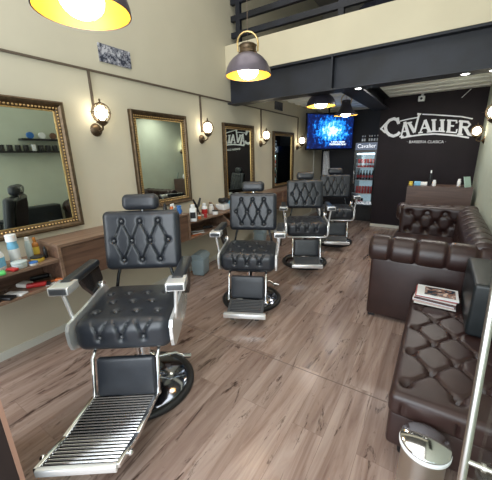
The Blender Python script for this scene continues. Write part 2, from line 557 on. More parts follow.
# ------------------------------------------------------------------ mezzanine railing
rail = empty('railing', (WL, YB + 0.15, 3.14), 0, 'dark steel balcony railing standing on the cream parapet', 'railing')
for z in (3.31 - 3.14, 3.52 - 3.14, 3.73 - 3.14):
    MB().box(0.01, 3.39, -0.03, 0.03, z - 0.035, z + 0.035).build('rail', M['steel'], rail)
for x in (0.13, 1.62, 2.5):
    MB().box(x - 0.035, x + 0.035, -0.028, 0.028, 0.0, 0.66).build('post', M['steel'], rail)
c = MB().box(-0.45, 0.45, -0.3, 0.3, 0, 0.62, bev=0.02).build('storage_box', M['cardboard'], None, (-1.95, 5.1, 2.802))
prop(c, 'brown box stored behind the balcony railing', 'box')
mb = MB()
mb.sphere((0, 0, 0.47), 0.45, 16, (0.7, 0.55, 1.0)); mb.sphere((0.1, 0, 0.85), 0.26, 14, (1, 0.9, 1))
mb.sphere((0.35, 0.02, 0.32), 0.3, 12)
o = mb.build('covered_heap', M['navy'], None, (-1.1, 5.2, 2.81)); prop(o, 'dark navy cloth covered heap on the balcony', 'covered furniture')

# ------------------------------------------------------------------ conduit on the left wall
cond = empty('electrical_conduit', (WL + 0.012, 0, 2.40), 0, 'dark bronze cable conduit running along the cream wall above the mirrors', 'conduit')
MB().box(-0.01, 0.008, -1.2, 6.66, -0.008, 0.008).build('horizontal_run', M['conduit'], cond)
SC_Y = (1.78, 3.33, 4.98, 6.66)
SC_Z = (2.02, 1.98, 1.95, 1.90)
for yy, zz in zip(SC_Y, SC_Z):
    MB().box(-0.01, 0.012, yy - 0.008, yy + 0.008, zz - 0.05 - 2.40, 0.0).build('vertical_drop', M['conduit'], cond)


# ------------------------------------------------------------------ sconces (local: wall is at x=0, lamp towards +x)
def make_sconce():
    s = empty('wall_sconce')
    m = MB(); m.lathe([(0.0, 0.03), (0.035, 0.028), (0.055, 0.012), (0.062, 0.0)], 18, RY(math.pi / 2)); m.build('wall_plate', M['bronze'], s)
    m = MB(); m.tube([(0.01, 0, 0), (0.06, 0, -0.02), (0.11, 0, 0.0), (0.12, 0, 0.05)], 0.010, 8)
    m.lathe([(0.0, 0.03), (0.02, 0.03), (0.055, 0.062), (0.05, 0.072), (0.0, 0.072)], 16, T(0.12, 0, 0)); m.build('arm', M['bronze'], s)
    m = MB(); m.sphere((0.12, 0, 0.145), 0.058, 18, (1, 1, 1.12)); m.build('glass_globe', M['globe'], s)
    m = MB()
    for k in range(6):
        a = k * math.pi / 3
        pts = [(0.12 + 0.080 * math.sin(t) * math.cos(a), 0.080 * math.sin(t) * math.sin(a), 0.145 + 0.086 * math.cos(t)) for t in [0.15 + i * (math.pi - 0.3) / 10 for i in range(11)]]
        m.tube(pts, 0.0058, 5)
    ring = [(0.12 + 0.082 * math.cos(t), 0.082 * math.sin(t), 0.145) for t in [i * math.pi / 12 for i in range(25)]]
    m.tube(ring, 0.0045, 5)
    for k in range(4):
        a = k * math.pi / 2
        m.tube([(0.12 + 0.078 * math.cos(a), 0.078 * math.sin(a), 0.145), (0.12 + 0.115 * math.cos(a), 0.115 * math.sin(a), 0.145)], [0.005, 0.001], 5)
    m.lathe([(0.02, 0.222), (0.014, 0.235), (0.006, 0.242), (0.011, 0.256), (0.0, 0.275)], 10, T(0.12, 0, 0))
    m.build('cage', M['bronze'], s)
    return s


sc0 = make_sconce()
lab = ['lit globe sconce on the cream wall between the first and second mirrors from the camera',
       'lit globe sconce between the green-reflecting mirror and the mirror showing the sign letters',
       'lit globe sconce just left of the narrow far mirror',
       'lit globe sconce beside the television']
for i in range(4):
    s = sc0 if i == 0 else copy_tree(sc0)
    s.location = (WL, SC_Y[i], SC_Z[i] - 0.145)
    prop(s, lab[i], 'wall lamp', 'globe sconces on the left wall')
for i, (yy, zz, l) in enumerate(((6.35, 1.90, 'lit globe sconce on the right wall beside the R of the sign'), (4.40, 2.00, 'lit globe sconce on the right wall cut by the right picture edge'))):
    s = copy_tree(sc0)
    s.location = (WR, yy, zz - 0.145); s.rotation_euler = (0, 0, math.pi)
    prop(s, l, 'wall lamp', 'globe sconces on the right wall')


# ------------------------------------------------------------------ mirrors
def make_mirror(y0, y1, z0, z1, label, turn=0.0):
    w, h = y1 - y0, z1 - z0
    r = empty('wall_mirror', (WL, (y0 + y1) / 2, z0), 0, label, 'mirror', 'framed mirrors on the left wall')
    fw = 0.075
    prof = [(0.0, 0.0), (0.0, 0.035), (0.012, 0.045), (0.03, 0.040), (0.045, 0.024), (0.062, 0.020), (fw, 0.012), (fw, 0.0)]
    m = MB()
    corners = [(-w / 2, 0, 1, 1), (w / 2, 0, -1, 1), (w / 2, h, -1, -1), (-w / 2, h, 1, -1)]
    vs = []; fs = []
    for (cy, cz, sy, sz) in corners:
        for (d, x) in prof: vs.append((x + 0.004, cy + sy * d, cz + sz * d))
    n = len(prof)
    for c_ in range(4):
        for k in range(n):
            k2 = (k + 1) % n; c2 = (c_ + 1) % 4
            fs.append((c_ * n + k, c_ * n + k2, c2 * n + k2, c2 * n + k))
    m.add(vs, fs)
    m.build('frame', M['bronze'], r)
    m = MB()
    d = 0.056; st = 0.026
    for (a, b, horiz) in ((-w / 2 + d, w / 2 - d, 1), (d, h - d, 0)):
        nb = int((b - a) / st)
        for k in range(nb + 1):
            t = a + (b - a) * k / nb
            if horiz:
                for z in (d, h - d): m.sphere((0.024, t, z), 0.010, 6)
            else:
                for yv in (-w / 2 + d, w / 2 - d): m.sphere((0.024, yv, t), 0.010, 6)
    m.build('bead_moulding', M['gold'], r)
    m = MB()
    e = 0.072
    for (ya, yb, za, zb) in ((-w / 2 + e, w / 2 - e, e, e + 0.01), (-w / 2 + e, w / 2 - e, h - e - 0.01, h - e), (-w / 2 + e, -w / 2 + e + 0.01, e, h - e), (w / 2 - e - 0.01, w / 2 - e, e, h - e)):
        m.box(0.005, 0.02, ya, yb, za, zb)
    m.build('gilt_edge', M['gold'], r)
    m = MB().box(0.005, 0.011, -w / 2 + 0.07, w / 2 - 0.07, 0.07, h - 0.07)
    m.build('mirror_glass', M['mirror'], r)
    if turn:      # hung slightly turned: the near edge on the wall, the far edge off it
        r.rotation_euler = (0, 0, -turn); r.location.x += math.sin(turn) * w / 2; r.location.y = y0 + math.cos(turn) * w / 2
    return r


make_mirror(0.62, 1.485, 0.995, 2.085, 'large gilt framed mirror nearest the camera reflecting two wall shelves')
make_mirror(2.16, 3.01, 1.02, 2.105, 'gilt framed mirror with greenish reflection behind the nearest barber chair')
make_mirror(3.80, 4.625, 0.90, 2.09, 'gilt framed mirror reflecting the reversed sign letters', math.radians(2.6))
make_mirror(5.43, 6.31, 0.935, 2.055, 'narrow looking far mirror beside the television reflecting the drinks fridge', math.radians(2.6))

# ------------------------------------------------------------------ pictures on the left wall
o = MB().box(0, 0.015, -0.175, 0.175, -0.078, 0.078).build('picture_panel', print_mat('dark_print', (0.03, 0.035, 0.06), [(0.35, 0.36, 0.42), (0.05, 0.05, 0.08), (0.5, 0.5, 0.55)], 28, 0.48), None, (WL, 2.095, 2.58))
prop(o, 'small dark patterned picture panel high on the cream wall above the conduit', 'picture')
o = MB().box(0, 0.02, -0.16, 0.16, -0.075, 0.075).build('picture_panel', pmat('dark_frame_print', (0.05, 0.05, 0.06), 0.4, noise=0.5, nscale=14), None, (WL, 5.69, 2.53))
prop(o, 'small dark square panel on the wall just under the low ceiling', 'picture')


# ------------------------------------------------------------------ barber chairs (local: facing -y, floor at z=0)
def back_buttons(w, h, yf):
    dx = w / 4.25; dz = h * 0.285
    top = [(-dx, yf, dz * 1.15), (0, yf, dz * 1.15), (dx, yf, dz * 1.15)]
    mid = [(-1.5 * dx, yf, 0.0), (-0.5 * dx, yf, 0.0), (0.5 * dx, yf, 0.0), (1.5 * dx, yf, 0.0)]
    bot = [(-dx, yf, -dz * 1.15), (0, yf, -dz * 1.15), (dx, yf, -dz * 1.15)]
    segs = []
    for i in range(3):
        segs += [(top[i], mid[i]), (top[i], mid[i + 1]), (bot[i], mid[i]), (bot[i], mid[i + 1])]
    return top + mid + bot, segs


def make_chair(dz, extended, label, trim=False):
    r = empty('barber_chair', (0, 0, 0), 0, label, 'barber chair', 'black tufted barber chairs in a row')
    # base
    MB().lathe([(0.0, 0.0), (0.325, 0.0), (0.335, 0.012), (0.335, 0.032), (0.322, 0.045), (0.300, 0.045), (0.292, 0.036), (0.0, 0.036)], 56).build('base_ring', M['rubber'], r)
    MB().lathe([(0.290, 0.037), (0.27, 0.050), (0.17, 0.066), (0.10, 0.085), (0.085, 0.10), (0.0, 0.10)], 56).build('base_cover', M['base_cover'], r)
    m = MB()
    m.lathe([(0.088, 0.10), (0.084, 0.24), (0.07, 0.25), (0.0, 0.25)], 28)
    m.lathe([(0.05, 0.25), (0.05, 0.41 + dz), (0.0, 0.41 + dz)], 24)
    m.build('column', M['chrome'], r)
    # pump lever
    m = MB(); m.tube([(0.07, 0.05, 0.20), (0.20, 0.10, 0.19), (0.26, 0.12, 0.14)], 0.010, 8); m.tube([(0.25, 0.115, 0.145), (0.30, 0.14, 0.125)], 0.018, 8)
    m.build('pump_lever', M['chrome'], r)
    # mechanism box
    m = MB(); m.box(-0.15, 0.15, -0.16, 0.18, 0.385 + dz, 0.445 + dz, bev=0.012); m.tube([(-0.2, -0.24, 0.435 + dz), (0.2, -0.24, 0.435 + dz)], 0.010, 8)
    m.build('mechanism', M['blackmetal'], r)
    # seat cushion with tufting on the top and on the front face
    hx, hy, hz = 0.278, 0.275, 0.098
    cx, cy, cz = 0.0, -0.030, 0.538 + dz
    dxb = 0.125
    B = []; S = []
    fr = [(k * dxb, -hy, 0.0) for k in (-1, 0, 1)]
    t1 = [(k * dxb, -0.15, hz) for k in (-1.5, -0.5, 0.5, 1.5)]
    t2 = [(k * dxb, -0.03, hz) for k in (-1, 0, 1)]
    t3 = [(k * dxb, 0.09, hz) for k in (-1.5, -0.5, 0.5, 1.5)]
    B = fr + t1 + t2 + t3
    for i in range(3):
        for d in (0, 1):
            S += [(fr[i], (fr[i][0] + (t1[i + d][0] - fr[i][0]) * 0.35, -hy, hz * 0.55)), ((fr[i][0] + (t1[i + d][0] - fr[i][0]) * 0.35, -hy, hz * 0.55), (fr[i][0] + (t1[i + d][0] - fr[i][0]) * 0.75, -hy + 0.03, hz))]

    def crown(p, n):
        return 0.012 * max(0, n.z) * (1 - (p.x / hx) ** 2) * (1 - (p.y / hy) ** 2) + 0.012 * max(0, -n.y) * (1 - (p.x / hx) ** 2) * (1 - (p.z / hz) ** 2)
    v, f = rbox_geo(hx, hy, hz, 0.060, 0.0085, 7, tuft(B, S, 0.022, 0.018, 0.012, 0.0055, crown))
    MB().add(v, f, True, T(cx, cy, cz)).build('seat_cushion', M['leather'], r)
    stud = MB().sphere((0, 0, 0), 0.0125, 10).build('button', M['leather_stud'], r)
    spots = [(b[0] + cx, b[1] + cy + 0.006, b[2] + cz) for b in fr] + [(b[0] + cx, b[1] + cy, b[2] + cz - 0.004) for b in t1 + t2 + t3]
    for i_, p_ in enumerate(spots):
        o_ = stud if i_ == 0 else stud.copy()
        if i_: COL.objects.link(o_)
        o_.location = p_
    # chrome side plates hugging the cushion
    for s in (-1, 1):
        poly = [(-0.305, 0.47), (-0.322, 0.52), (-0.325, 0.60), (-0.30, 0.635), (-0.20, 0.640), (-0.10, 0.640), (0.20, 0.66), (0.25, 0.62), (0.22, 0.50), (0.12, 0.45), (-0.10, 0.445), (-0.25, 0.445)]
        poly = [(a, b + dz) for a, b in poly]
        x0, x1 = (0.281, 0.300) if s > 0 else (-0.300, -0.281)
        MB().prism(poly, 'x', x0, x1).build('side_plate', M['white_metal'], r)
    m = MB()
    if trim: m.tube([(-0.279, -0.30, 0.60 + dz), (-0.283, -0.330, 0.53 + dz), (-0.278, -0.325, 0.462 + dz), (-0.25, -0.300, 0.434 + dz), (0.25, -0.300, 0.434 + dz), (0.278, -0.325, 0.462 + dz), (0.283, -0.330, 0.53 + dz), (0.279, -0.30, 0.60 + dz)], 0.011, 8)
    if trim: m.build('seat_trim', M['white_metal'], r)
    # arms
    for s in (-1, 1):
        v, f = rbox_geo(0.038, 0.20, 0.026, 0.02, 0.2, 4)
        a = MB().add(v, f, True, T(s * 0.325, 0.0, 0.832 + dz)).build('armrest', M['leather'], r)
        MB().box(s * 0.325 - 0.056, s * 0.325 + 0.056, -0.275, -0.145, 0.800 + dz, 0.850 + dz, bev=0.006).build('arm_cap', M['white_metal'], a)
        MB().box(s * 0.325 - 0.046, s * 0.325 + 0.046, -0.279, -0.270, 0.808 + dz, 0.842 + dz, bev=0.004).build('cap_plate', M['leather_grey'], a)
        MB().tube([(s * 0.322, -0.235, 0.80 + dz), (s * 0.300, -0.215, 0.60 + dz)], [0.013, 0.010], 8).build('arm_post', M['white_metal'], a)
        poly = [(-0.06, 0.81), (0.20, 0.81), (0.235, 0.70), (0.20, 0.62), (0.12, 0.60), (0.06, 0.66), (0.0, 0.72)]
        x0, x1 = sorted((s * 0.305, s * 0.335))
        MB().prism([(p, q + dz) for p, q in poly], 'x', x0, x1).build('arm_panel', M['blackmetal'], a)
        m = MB(); m.lathe([(0.0, -0.012), (0.028, -0.012), (0.032, 0.0), (0.028, 0.012), (0.0, 0.012)], 16, T(s * 0.30, 0.20, 0.66 + dz) @ RY(math.pi / 2))
        m.build('hinge', M['chrome'], a)
    # back
    tilt = math.radians(-9)
    bm_ = T(0, 0.300, 0.957 + dz * 1.0) @ RX(tilt)
    bb, bs = back_buttons(0.55, 0.43, -0.048)
    def crown2(p, n): return 0.010 * max(0, -n.y) * (1 - (p.x / 0.27) ** 2) * (1 - (p.z / 0.215) ** 2)
    v, f = rbox_geo(0.274, 0.048, 0.215, 0.042, 0.008, 6, tuft(bb, bs, 0.024, 0.017, 0.013, 0.0052, crown2))
    bk = MB().add(v, f, True, bm_).build('backrest', M['leather'], r)
    for b in bb:
        o_ = stud.copy(); COL.objects.link(o_); o_.parent = bk
        o_.location = bm_ @ Vector((b[0], b[1] + 0.005, b[2]))
    m = MB(); m.prism([(-0.20, -0.17), (0.20, -0.17), (0.215, 0.10), (0.17, 0.175), (-0.17, 0.175), (-0.215, 0.10)], 'y', 0.047, 0.062, bm_)
    m.build('back_shell', M['blackmetal'], bk)
    for s in (-1, 1): MB().tube([(s * 0.17, 0.285, 0.80 + dz), (s * 0.20, 0.26, 0.70 + dz), (s * 0.225, 0.25, 0.58 + dz)], 0.012, 8).build('back_bracket', M['blackmetal'], r)
    # headrest
    v, f = rbox_geo(0.130, 0.050, 0.058, 0.042, 0.03, 5)
    hd = MB().add(v, f, True, T(0, 0.350, 1.245 + dz * 0.75) @ RX(tilt)).build('headrest', M['leather'], r)
    m = MB(); m.tube([(0, 0.36, 1.10 + dz), (0, 0.378, 1.22 + dz)], 0.012, 8); m.box(-0.03, 0.03, 0.385, 0.405, 1.20 + dz, 1.25 + dz, bev=0.005)
    m.build('headrest_bracket', M['chrome'], hd)
    # calf pad
    a = Vector((0, -0.285, 0.400 + dz)); b = Vector((0, -0.335, 0.165 + dz))
    mid = (a + b) / 2; ang = math.atan2(b.y - a.y, a.z - b.z)
    v, f = rbox_geo(0.172, 0.024, 0.118, 0.020, 0.05, 4)
    MB().add(v, f, True, T(*mid) @ RX(ang)).build('calf_pad', M['leather'], r)
    # side rods and foot rest
    zb = 0.150 + dz
    if extended:
        start, fold, front = (-0.010, -0.330, 0.232), (-0.050, -0.604, 0.226), (-0.088, -0.775, 0.238)
    else:
        start, fold, front = (0.0, -0.350, 0.160 + dz), None, (0.0, -0.565, 0.108 + dz)
    for s in (-1, 1):
        m = MB().tube([(s * 0.190, -0.245, 0.430 + dz), (s * 0.190, -0.300, 0.400 + dz), (s * 0.190 + start[0], start[1] - 0.004, start[2])], 0.011, 8)
        m.sphere((s * 0.190 + start[0], start[1], start[2]), 0.017, 10)
        m.build('leg_rod', M['chrome'], r)

    def ramp(p0, p1, hw, nb, name, mat, rail_h=0.012):
        m = MB()
        d = Vector(p1) - Vector(p0); L_ = d.length; d.normalize()
        nrm = Vector((1, 0, 0)).cross(-d).normalized()
        mt = Matrix.Identity(4)
        for k in range(3):
            mt[k][0] = (1, 0, 0)[k]; mt[k][1] = -d[k]; mt[k][2] = nrm[k]; mt[k][3] = p0[k]
        for s in (-1, 1): m.box(s * hw - 0.012, s * hw + 0.012, -L_, 0, -0.014, rail_h, mt, bev=0.004)
        for k in range(nb):
            yy = -L_ * (k + 0.5) / nb
            m.tube([tuple(mt @ Vector((-hw, yy, 0.001))), tuple(mt @ Vector((hw, yy, 0.001)))], L_ / nb * 0.33, 6)
        o_ = m.build(name, mat, r)
        MB().box(-hw, hw, -L_, 0, -0.014, -0.008, mt).build('backing_plate', M['blackmetal'], o_)
        return o_
    if extended:
        ramp(start, fold, 0.185, 15, 'footrest_grate', M['chrome'])
        fl = ramp(fold, front, 0.185, 9, 'footrest_flap', M['chrome'])
        MB().box(front[0] - 0.185, front[0] + 0.185, front[1] - 0.014, front[1] + 0.014, front[2] - 0.026, front[2] + 0.012, bev=0.006).build('front_bar', M['white_metal'], fl)
        for s in (-1, 1):
            MB().sphere((s * 0.207 + front[0] * 0.6 + fold[0] * 0.4, fold[1] * 0.4 + front[1] * 0.6, fold[2] + 0.006), 0.016, 10).build('end_knob', M['chrome'], fl)
    else:
        fl = ramp(start, front, 0.165, 10, 'footrest_plate', M['leather_grey'])
        MB().box(-0.205, 0.205, front[1] - 0.03, front[1] + 0.02, front[2] - 0.028, front[2] + 0.018, bev=0.007).build('front_bar', M['white_metal'], fl)
        for s in (-1, 1):
            MB().box(s * 0.12 - 0.02, s * 0.12 + 0.02, front[1] - 0.015, front[1] + 0.015, front[2] - 0.05, front[2] - 0.026, bev=0.004).build('bumper', M['rubber'], fl)
    return r


M['leather_stud'] = pmat('leather_button', (0.07, 0.072, 0.078), 0.18)
M['base_cover'] = pmat('tinted_chrome_base', (0.34, 0.38, 0.46), 0.10, 1.0)
ch1 = make_chair(0.066, True, 'black tufted barber chair nearest the camera with its ribbed chrome footrest extended')
ch1.location = (-1.605, 1.09, 0); ch1.rotation_euler = (0, 0, math.radians(35.5))
ch2 = make_chair(0.015, False, 'black tufted barber chair, second from the camera, beside the sloping shelf divider')
ch2.location = (-1.65, 2.61, 0); ch2.rotation_euler = (0, 0, math.radians(25))
ch3 = make_chair(0.05, False, 'black tufted barber chair, third from the camera, in front of the far mirror', True)
ch3.location = (-1.59, 4.05, 0); ch3.rotation_euler = (0, 0, math.radians(26))
ch4 = copy_tree(ch3); ch4['label'] = 'black tufted barber chair farthest away, in front of the drinks fridge'
ch4.location = (-1.53, 5.32, 0); ch4.rotation_euler = (0, 0, math.radians(22))


# ------------------------------------------------------------------ floating counters on the left wall
FX = WL + 0.36     # front plane of counters


def cabinet(y0, y1, label):
    r = empty('wall_cabinet', (WL, (y0 + y1) / 2, 0.60), 0, label, 'cabinet', 'floating walnut wall cabinets')
    L_ = y1 - y0
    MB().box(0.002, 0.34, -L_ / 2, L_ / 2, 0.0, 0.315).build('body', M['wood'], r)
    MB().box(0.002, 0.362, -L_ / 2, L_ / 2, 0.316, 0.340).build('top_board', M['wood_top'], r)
    for yy in (-L_ / 2 + 0.012, L_ / 2 - 0.012):
        MB().box(0.341, 0.362, yy - 0.012, yy + 0.012, 0.0, 0.316).build('side_edge', M['wood_top'], r)
    n = max(1, round(L_ / 0.7))
    for k in range(n):
        a = -L_ / 2 + 0.028 + (L_ - 0.056) * k / n; b = -L_ / 2 + 0.028 + (L_ - 0.056) * (k + 1) / n
        MB().box(0.341, 0.352, a + 0.002, b - 0.002, 0.006, 0.308).build('flap_door', M['wood'], r)
    return r


def shelf(y0, y1, label, slanted=False):
    r = empty('open_shelf', (WL, (y0 + y1) / 2, 0.60), 0, label, 'shelf', 'open walnut product shelves')
    L_ = y1 - y0
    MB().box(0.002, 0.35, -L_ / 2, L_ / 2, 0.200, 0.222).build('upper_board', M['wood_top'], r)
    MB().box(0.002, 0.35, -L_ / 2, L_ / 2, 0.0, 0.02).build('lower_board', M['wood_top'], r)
    MB().box(0.002, 0.012, -L_ / 2, L_ / 2, 0.021, 0.199).build('back_board', M['wood'], r)
    if slanted:
        MB().prism([(0.002, 0.021), (0.40, 0.021), (0.40, 0.045), (0.03, 0.34), (0.002, 0.34)], 'y', L_ / 2 + 0.001, L_ / 2 + 0.022).build('slanted_divider', M['wood_top'], r)
    return r


shelf(0.10, 1.065, 'open two-level walnut shelf nearest the camera crowded with grooming products')
cabinet(1.068, 2.60, 'walnut wall cabinet beside the nearest barber chair')
shelf(2.603, 3.40, 'open two-level walnut shelf with a sloping divider behind the second chair', True)
shelf(3.425, 3.98, 'open walnut shelf holding a blue towel beyond the sloping divider')
cabinet(3.985, 5.20, 'walnut wall cabinet between the second and third barber chairs')
cabinet(5.205, 6.55, 'walnut wall cabinet behind the third chair under the far mirror')


def bottle(name, r, h, body, cap, label_m=None, neck=0.45, caph=0.22, sq=False):
    e = empty(name)
    m = MB()
    bh = h * (1 - caph)
    if sq:
        m.box(-r, r, -r * 0.55, r * 0.55, 0, bh, bev=r * 0.3)
    else:
        m.lathe([(0, 0), (r * 0.95, 0), (r, 0.004), (r, bh * 0.80), (r * 0.85, bh * 0.92), (r * neck, bh), (0, bh)], 16)
    m.build('body', body, e)
    MB().lathe([(r * neck * 1.08, bh), (r * neck * 1.08, h - 0.003), (r * neck * 0.9, h), (0, h)], 12).build('cap', cap, e)
    if label_m:
        if sq: MB().box(-r * 0.8, r * 0.8, -r * 0.575, r * 0.575, bh * 0.25, bh * 0.7).build('label_band', label_m, e)
        else: MB().lathe([(r * 1.015, bh * 0.2), (r * 1.015, bh * 0.68)], 16).build('label_band', label_m, e)
    return e


def put(o, x, y, z, label, cat, group=None, rz=0.0):
    o.location = (x, y, z); o.rotation_euler = (0, 0, rz)
    return prop(o, label, cat, group)


Z1, Z0 = 0.823, 0.621
XS = WL
G1 = 'grooming products on the nearest shelf'
# nearest shelf, upper level
put(bottle('spray_can', 0.036, 0.240, M['lightblue'], M['white'], M['white'], 0.95, 0.22), XS + 0.17, 0.84, Z1, 'light blue and white spray can with a broad white cap on the nearest shelf', 'spray can', G1)
put(bottle('product_jar', 0.062, 0.165, M['white'], M['black'], M['lightblue'], 0.75, 0.12), XS + 0.20, 0.70, Z1, 'white tub with a light blue label at the left picture edge', 'tub', G1)
put(bottle('clear_bottle', 0.024, 0.185, M['clear'], M['white'], None, 0.6, 0.15), XS + 0.13, 0.955, Z1, 'clear bottle with a white cap behind the yellow tin', 'bottle', G1)
put(bottle('amber_bottle', 0.024, 0.165, M['amber'], M['amber'], M['yellow'], 0.45, 0.25), XS + 0.10, 1.015, Z1, 'amber bottle next to the cabinet end', 'bottle', G1)
put(bottle('dark_bottle', 0.014, 0.095, M['black'], M['black'], None, 0.5, 0.2), XS + 0.21, 1.035, Z1, 'small black bottle against the cabinet side', 'bottle', G1)
put(bottle('round_tin', 0.046, 0.042, M['yellow'], M['black'], None, 1.0, 0.25), XS + 0.24, 0.96, Z1, 'round yellow tin with a black lid', 'tin', G1)
put(bottle('round_tin', 0.030, 0.026, M['offwhite'], M['blue'], None, 1.0, 0.3), XS + 0.31, 0.90, Z1, 'small round tin with a blue lid at the shelf edge', 'tin', G1)
put(bottle('gel_tub', 0.050, 0.05, M['clear'], M['clear'], None, 1.0, 0.2), XS + 0.28, 0.82, Z1, 'translucent pale blue gel tub beside the spray can', 'tub', G1)
o = MB().box(-0.04, 0.04, -0.02, 0.02, 0, 0.02, bev=0.006).build('hair_clip', M['red']); put(o, XS + 0.315, 0.76, Z1, 'red plastic clip on the edge of the nearest shelf', 'hair clip', G1, 0.3)
o = MB().box(-0.04, 0.04, -0.02, 0.02, 0, 0.02, bev=0.006).build('hair_clip', M['green']); put(o, XS + 0.33, 0.69, Z1, 'green plastic clip on the edge of the nearest shelf', 'hair clip', G1, -0.2)
# nearest shelf, lower level
def clipper(name, body, blade):
    e = empty(name)
    MB().box(-0.075, 0.065, -0.022, 0.022, 0, 0.036, bev=0.012).build('body', body, e)
    MB().box(0.066, 0.09, -0.02, 0.02, 0.004, 0.028).build('blade', blade, e)
    return e


def comb(name, mat, L_=0.17, n=22):
    m = MB(); m.box(-L_ / 2, L_ / 2, 0.010, 0.022, 0, 0.006)
    for k in range(n): 
        x = -L_ / 2 + L_ * (k + 0.5) / n
        m.box(x - 0.0018, x + 0.0018, -0.018, 0.010, 0, 0.004)
    return m.build(name, mat)


G2 = 'tools on the lower board of the nearest shelf'
put(clipper('hair_clipper', M['red'], M['black']), XS + 0.26, 0.91, Z0, 'dark red hair clipper on the lower board', 'hair clipper', G2, 1.0)
put(clipper('hair_clipper', M['black'], M['chrome']), XS + 0.10, 1.00, Z0, 'black hair clipper in the corner of the lower board', 'hair clipper', G2, 1.3)
o = MB().box(-0.075, 0.075, -0.035, 0.035, 0, 0.012, bev=0.003).build('white_card', M['white']); put(o, XS + 0.27, 0.755, Z0, 'flat white card box on the lower board', 'card box', G2, 0.5)
o = MB().box(-0.10, 0.10, -0.03, 0.03, 0, 0.02, bev=0.004).build('black_case', M['black']); put(o, XS + 0.26, 0.665, Z0, 'black flat case at the left picture edge on the lower board', 'case', G2, 0.5)
o = MB().box(-0.10, 0.10, -0.03, 0.03, 0, 0.02, bev=0.004).build('black_case', M['black']); put(o, XS + 0.24, 0.58, Z0, 'black flat case at the far left end of the lower board', 'case', G2, 0.5)
o = MB().box(-0.05, 0.05, -0.04, 0.04, 0, 0.035, bev=0.012).build('folded_tissue', M['offwhite']); put(o, XS + 0.16, 0.86, Z0, 'crumpled white tissue behind the red clipper', 'tissue', G2, 0.4)
m = MB(); m.tube([(-0.07, 0, 0.012), (0.03, 0, 0.012)], 0.009, 8); m.box(0.03, 0.09, -0.02, 0.02, 0, 0.03, bev=0.008)
put(m.build('neck_brush', M['orange']), XS + 0.27, 1.01, Z0, 'orange-brown handled brush at the cabinet end', 'brush', G2, 0.9)


def scissors():
    m = MB()
    for s in (-1, 1):
        m.tube([(0.0, 0, 0.006), (0.08, s * 0.008, 0.006)], [0.006, 0.001], 6)
        m.tube([(0.0, 0, 0.006), (-0.04, s * 0.016, 0.006)], 0.004, 6)
        m.tube([(-0.055 + 0.016 * math.cos(t), s * 0.022 + 0.014 * math.sin(t), 0.006) for t in [i * math.pi / 5 for i in range(11)]], 0.003, 6)
    return m.build('scissors', M['chrome'])


put(scissors(), XS + 0.13, 0.74, Z0, 'steel scissors lying left of the red clipper', 'scissors', G2, 2.2)
put(comb('comb', M['white'], 0.08, 10), XS + 0.31, 0.985, Z0, 'short white comb at the shelf corner', 'comb', G2, 1.5)

# shelf behind the second chair
G3 = 'grooming products on the second shelf'
CT = 0.9405
items = [
    ('pump_bottle', 0.024, 0.15, M['black'], M['black'], None, 0.24, 2.33, CT, 'black pump bottle on the cabinet top behind the nearest chair back', False),
    ('cream_bottle', 0.022, 0.13, M['orange'], M['white'], M['white'], 0.25, 2.42, CT, 'orange and white cream bottle on the cabinet top', False),
    ('lotion_bottle', 0.026, 0.12, M['white'], M['white'], M['lightblue'], 0.19, 2.50, CT, 'white bottle with a blue label near the cabinet end', False),
    ('lotion_bottle', 0.028, 0.10, M['blue'], M['blue'], None, 0.27, 2.52, CT, 'all-blue bottle near the cabinet end', False),
    ('shampoo_bottle', 0.042, 0.215, M['white'], M['white'], M['black'], 0.36, 2.665, Z1, 'tall white square shampoo bottle with a black label', True),
    ('styling_bottle', 0.020, 0.19, M['black'], M['black'], None, 0.24, 2.76, Z1, 'black bottle behind the white shampoo bottle', False),
    ('lotion_bottle', 0.030, 0.17, M['blue'], M['white'], M['lightblue'], 0.10, 2.70, Z1, 'blue bottle with a white cap at the back of the second shelf', False),
    ('powder_jar', 0.040, 0.17, M['white'], M['white'], M['red'], 0.23, 3.03, Z1, 'tall white jar with a red label on the second shelf', False),
    ('wax_jar', 0.040, 0.060, M['white'], M['black'], None, 0.31, 3.16, Z1, 'squat white wax jar with a black lid', False),
    ('powder_jar', 0.038, 0.13, M['offwhite'], M['white'], None, 0.21, 3.20, Z1, 'cream coloured jar beside the sloping divider', False),
    ('wax_jar', 0.022, 0.05, M['red'], M['red'], None, 0.33, 2.93, Z1, 'small red jar at the front of the second shelf', False),
    ('wax_jar', 0.022, 0.05, M['orange'], M['white'], None, 0.32, 2.82, Z1, 'small orange jar beside the shampoo bottle', False),
    ('spray_bottle', 0.022, 0.14, M['black'], M['white'], None, 0.16, 3.10, Z1, 'black bottle with a white cap behind the wax jars', False),
    ('oil_bottle', 0.018, 0.15, M['amber'], M['black'], None, 0.12, 2.92, Z1, 'amber oil bottle at the back of the second shelf', False),
]
for nm, r_, h_, b_, c_, l_, dx_, y_, z_, lb, sq in items:
    put(bottle(nm, r_, h_, b_, c_, l_, 0.6 if h_ > 0.1 else 1.0, 0.2, sq), XS + dx_, y_, z_, lb, nm.split('_')[1], G3, 0.6 if sq else 0.0)
for k, (y_, lean, lb) in enumerate(((2.87, 0.10, 'black comb standing upright in the brush cup'), (2.93, -0.12, 'black brush standing beside the tall white jar'))):
    m = MB(); m.tube([(0, 0, 0), (0.0, lean * 0.5, 0.14)], 0.010, 6); m.tube([(0, lean * 0.5, 0.13), (0, lean, 0.235)], [0.018, 0.012], 8)
    put(m.build('styling_brush', M['black']), XS + 0.22 + 0.02 * k, y_, Z1 + 0.012, lb, 'brush', G3)
put(comb('comb', M['white']), XS + 0.28, 2.83, Z0, 'long white comb on the lower board of the second shelf', 'comb', G3, 1.2)
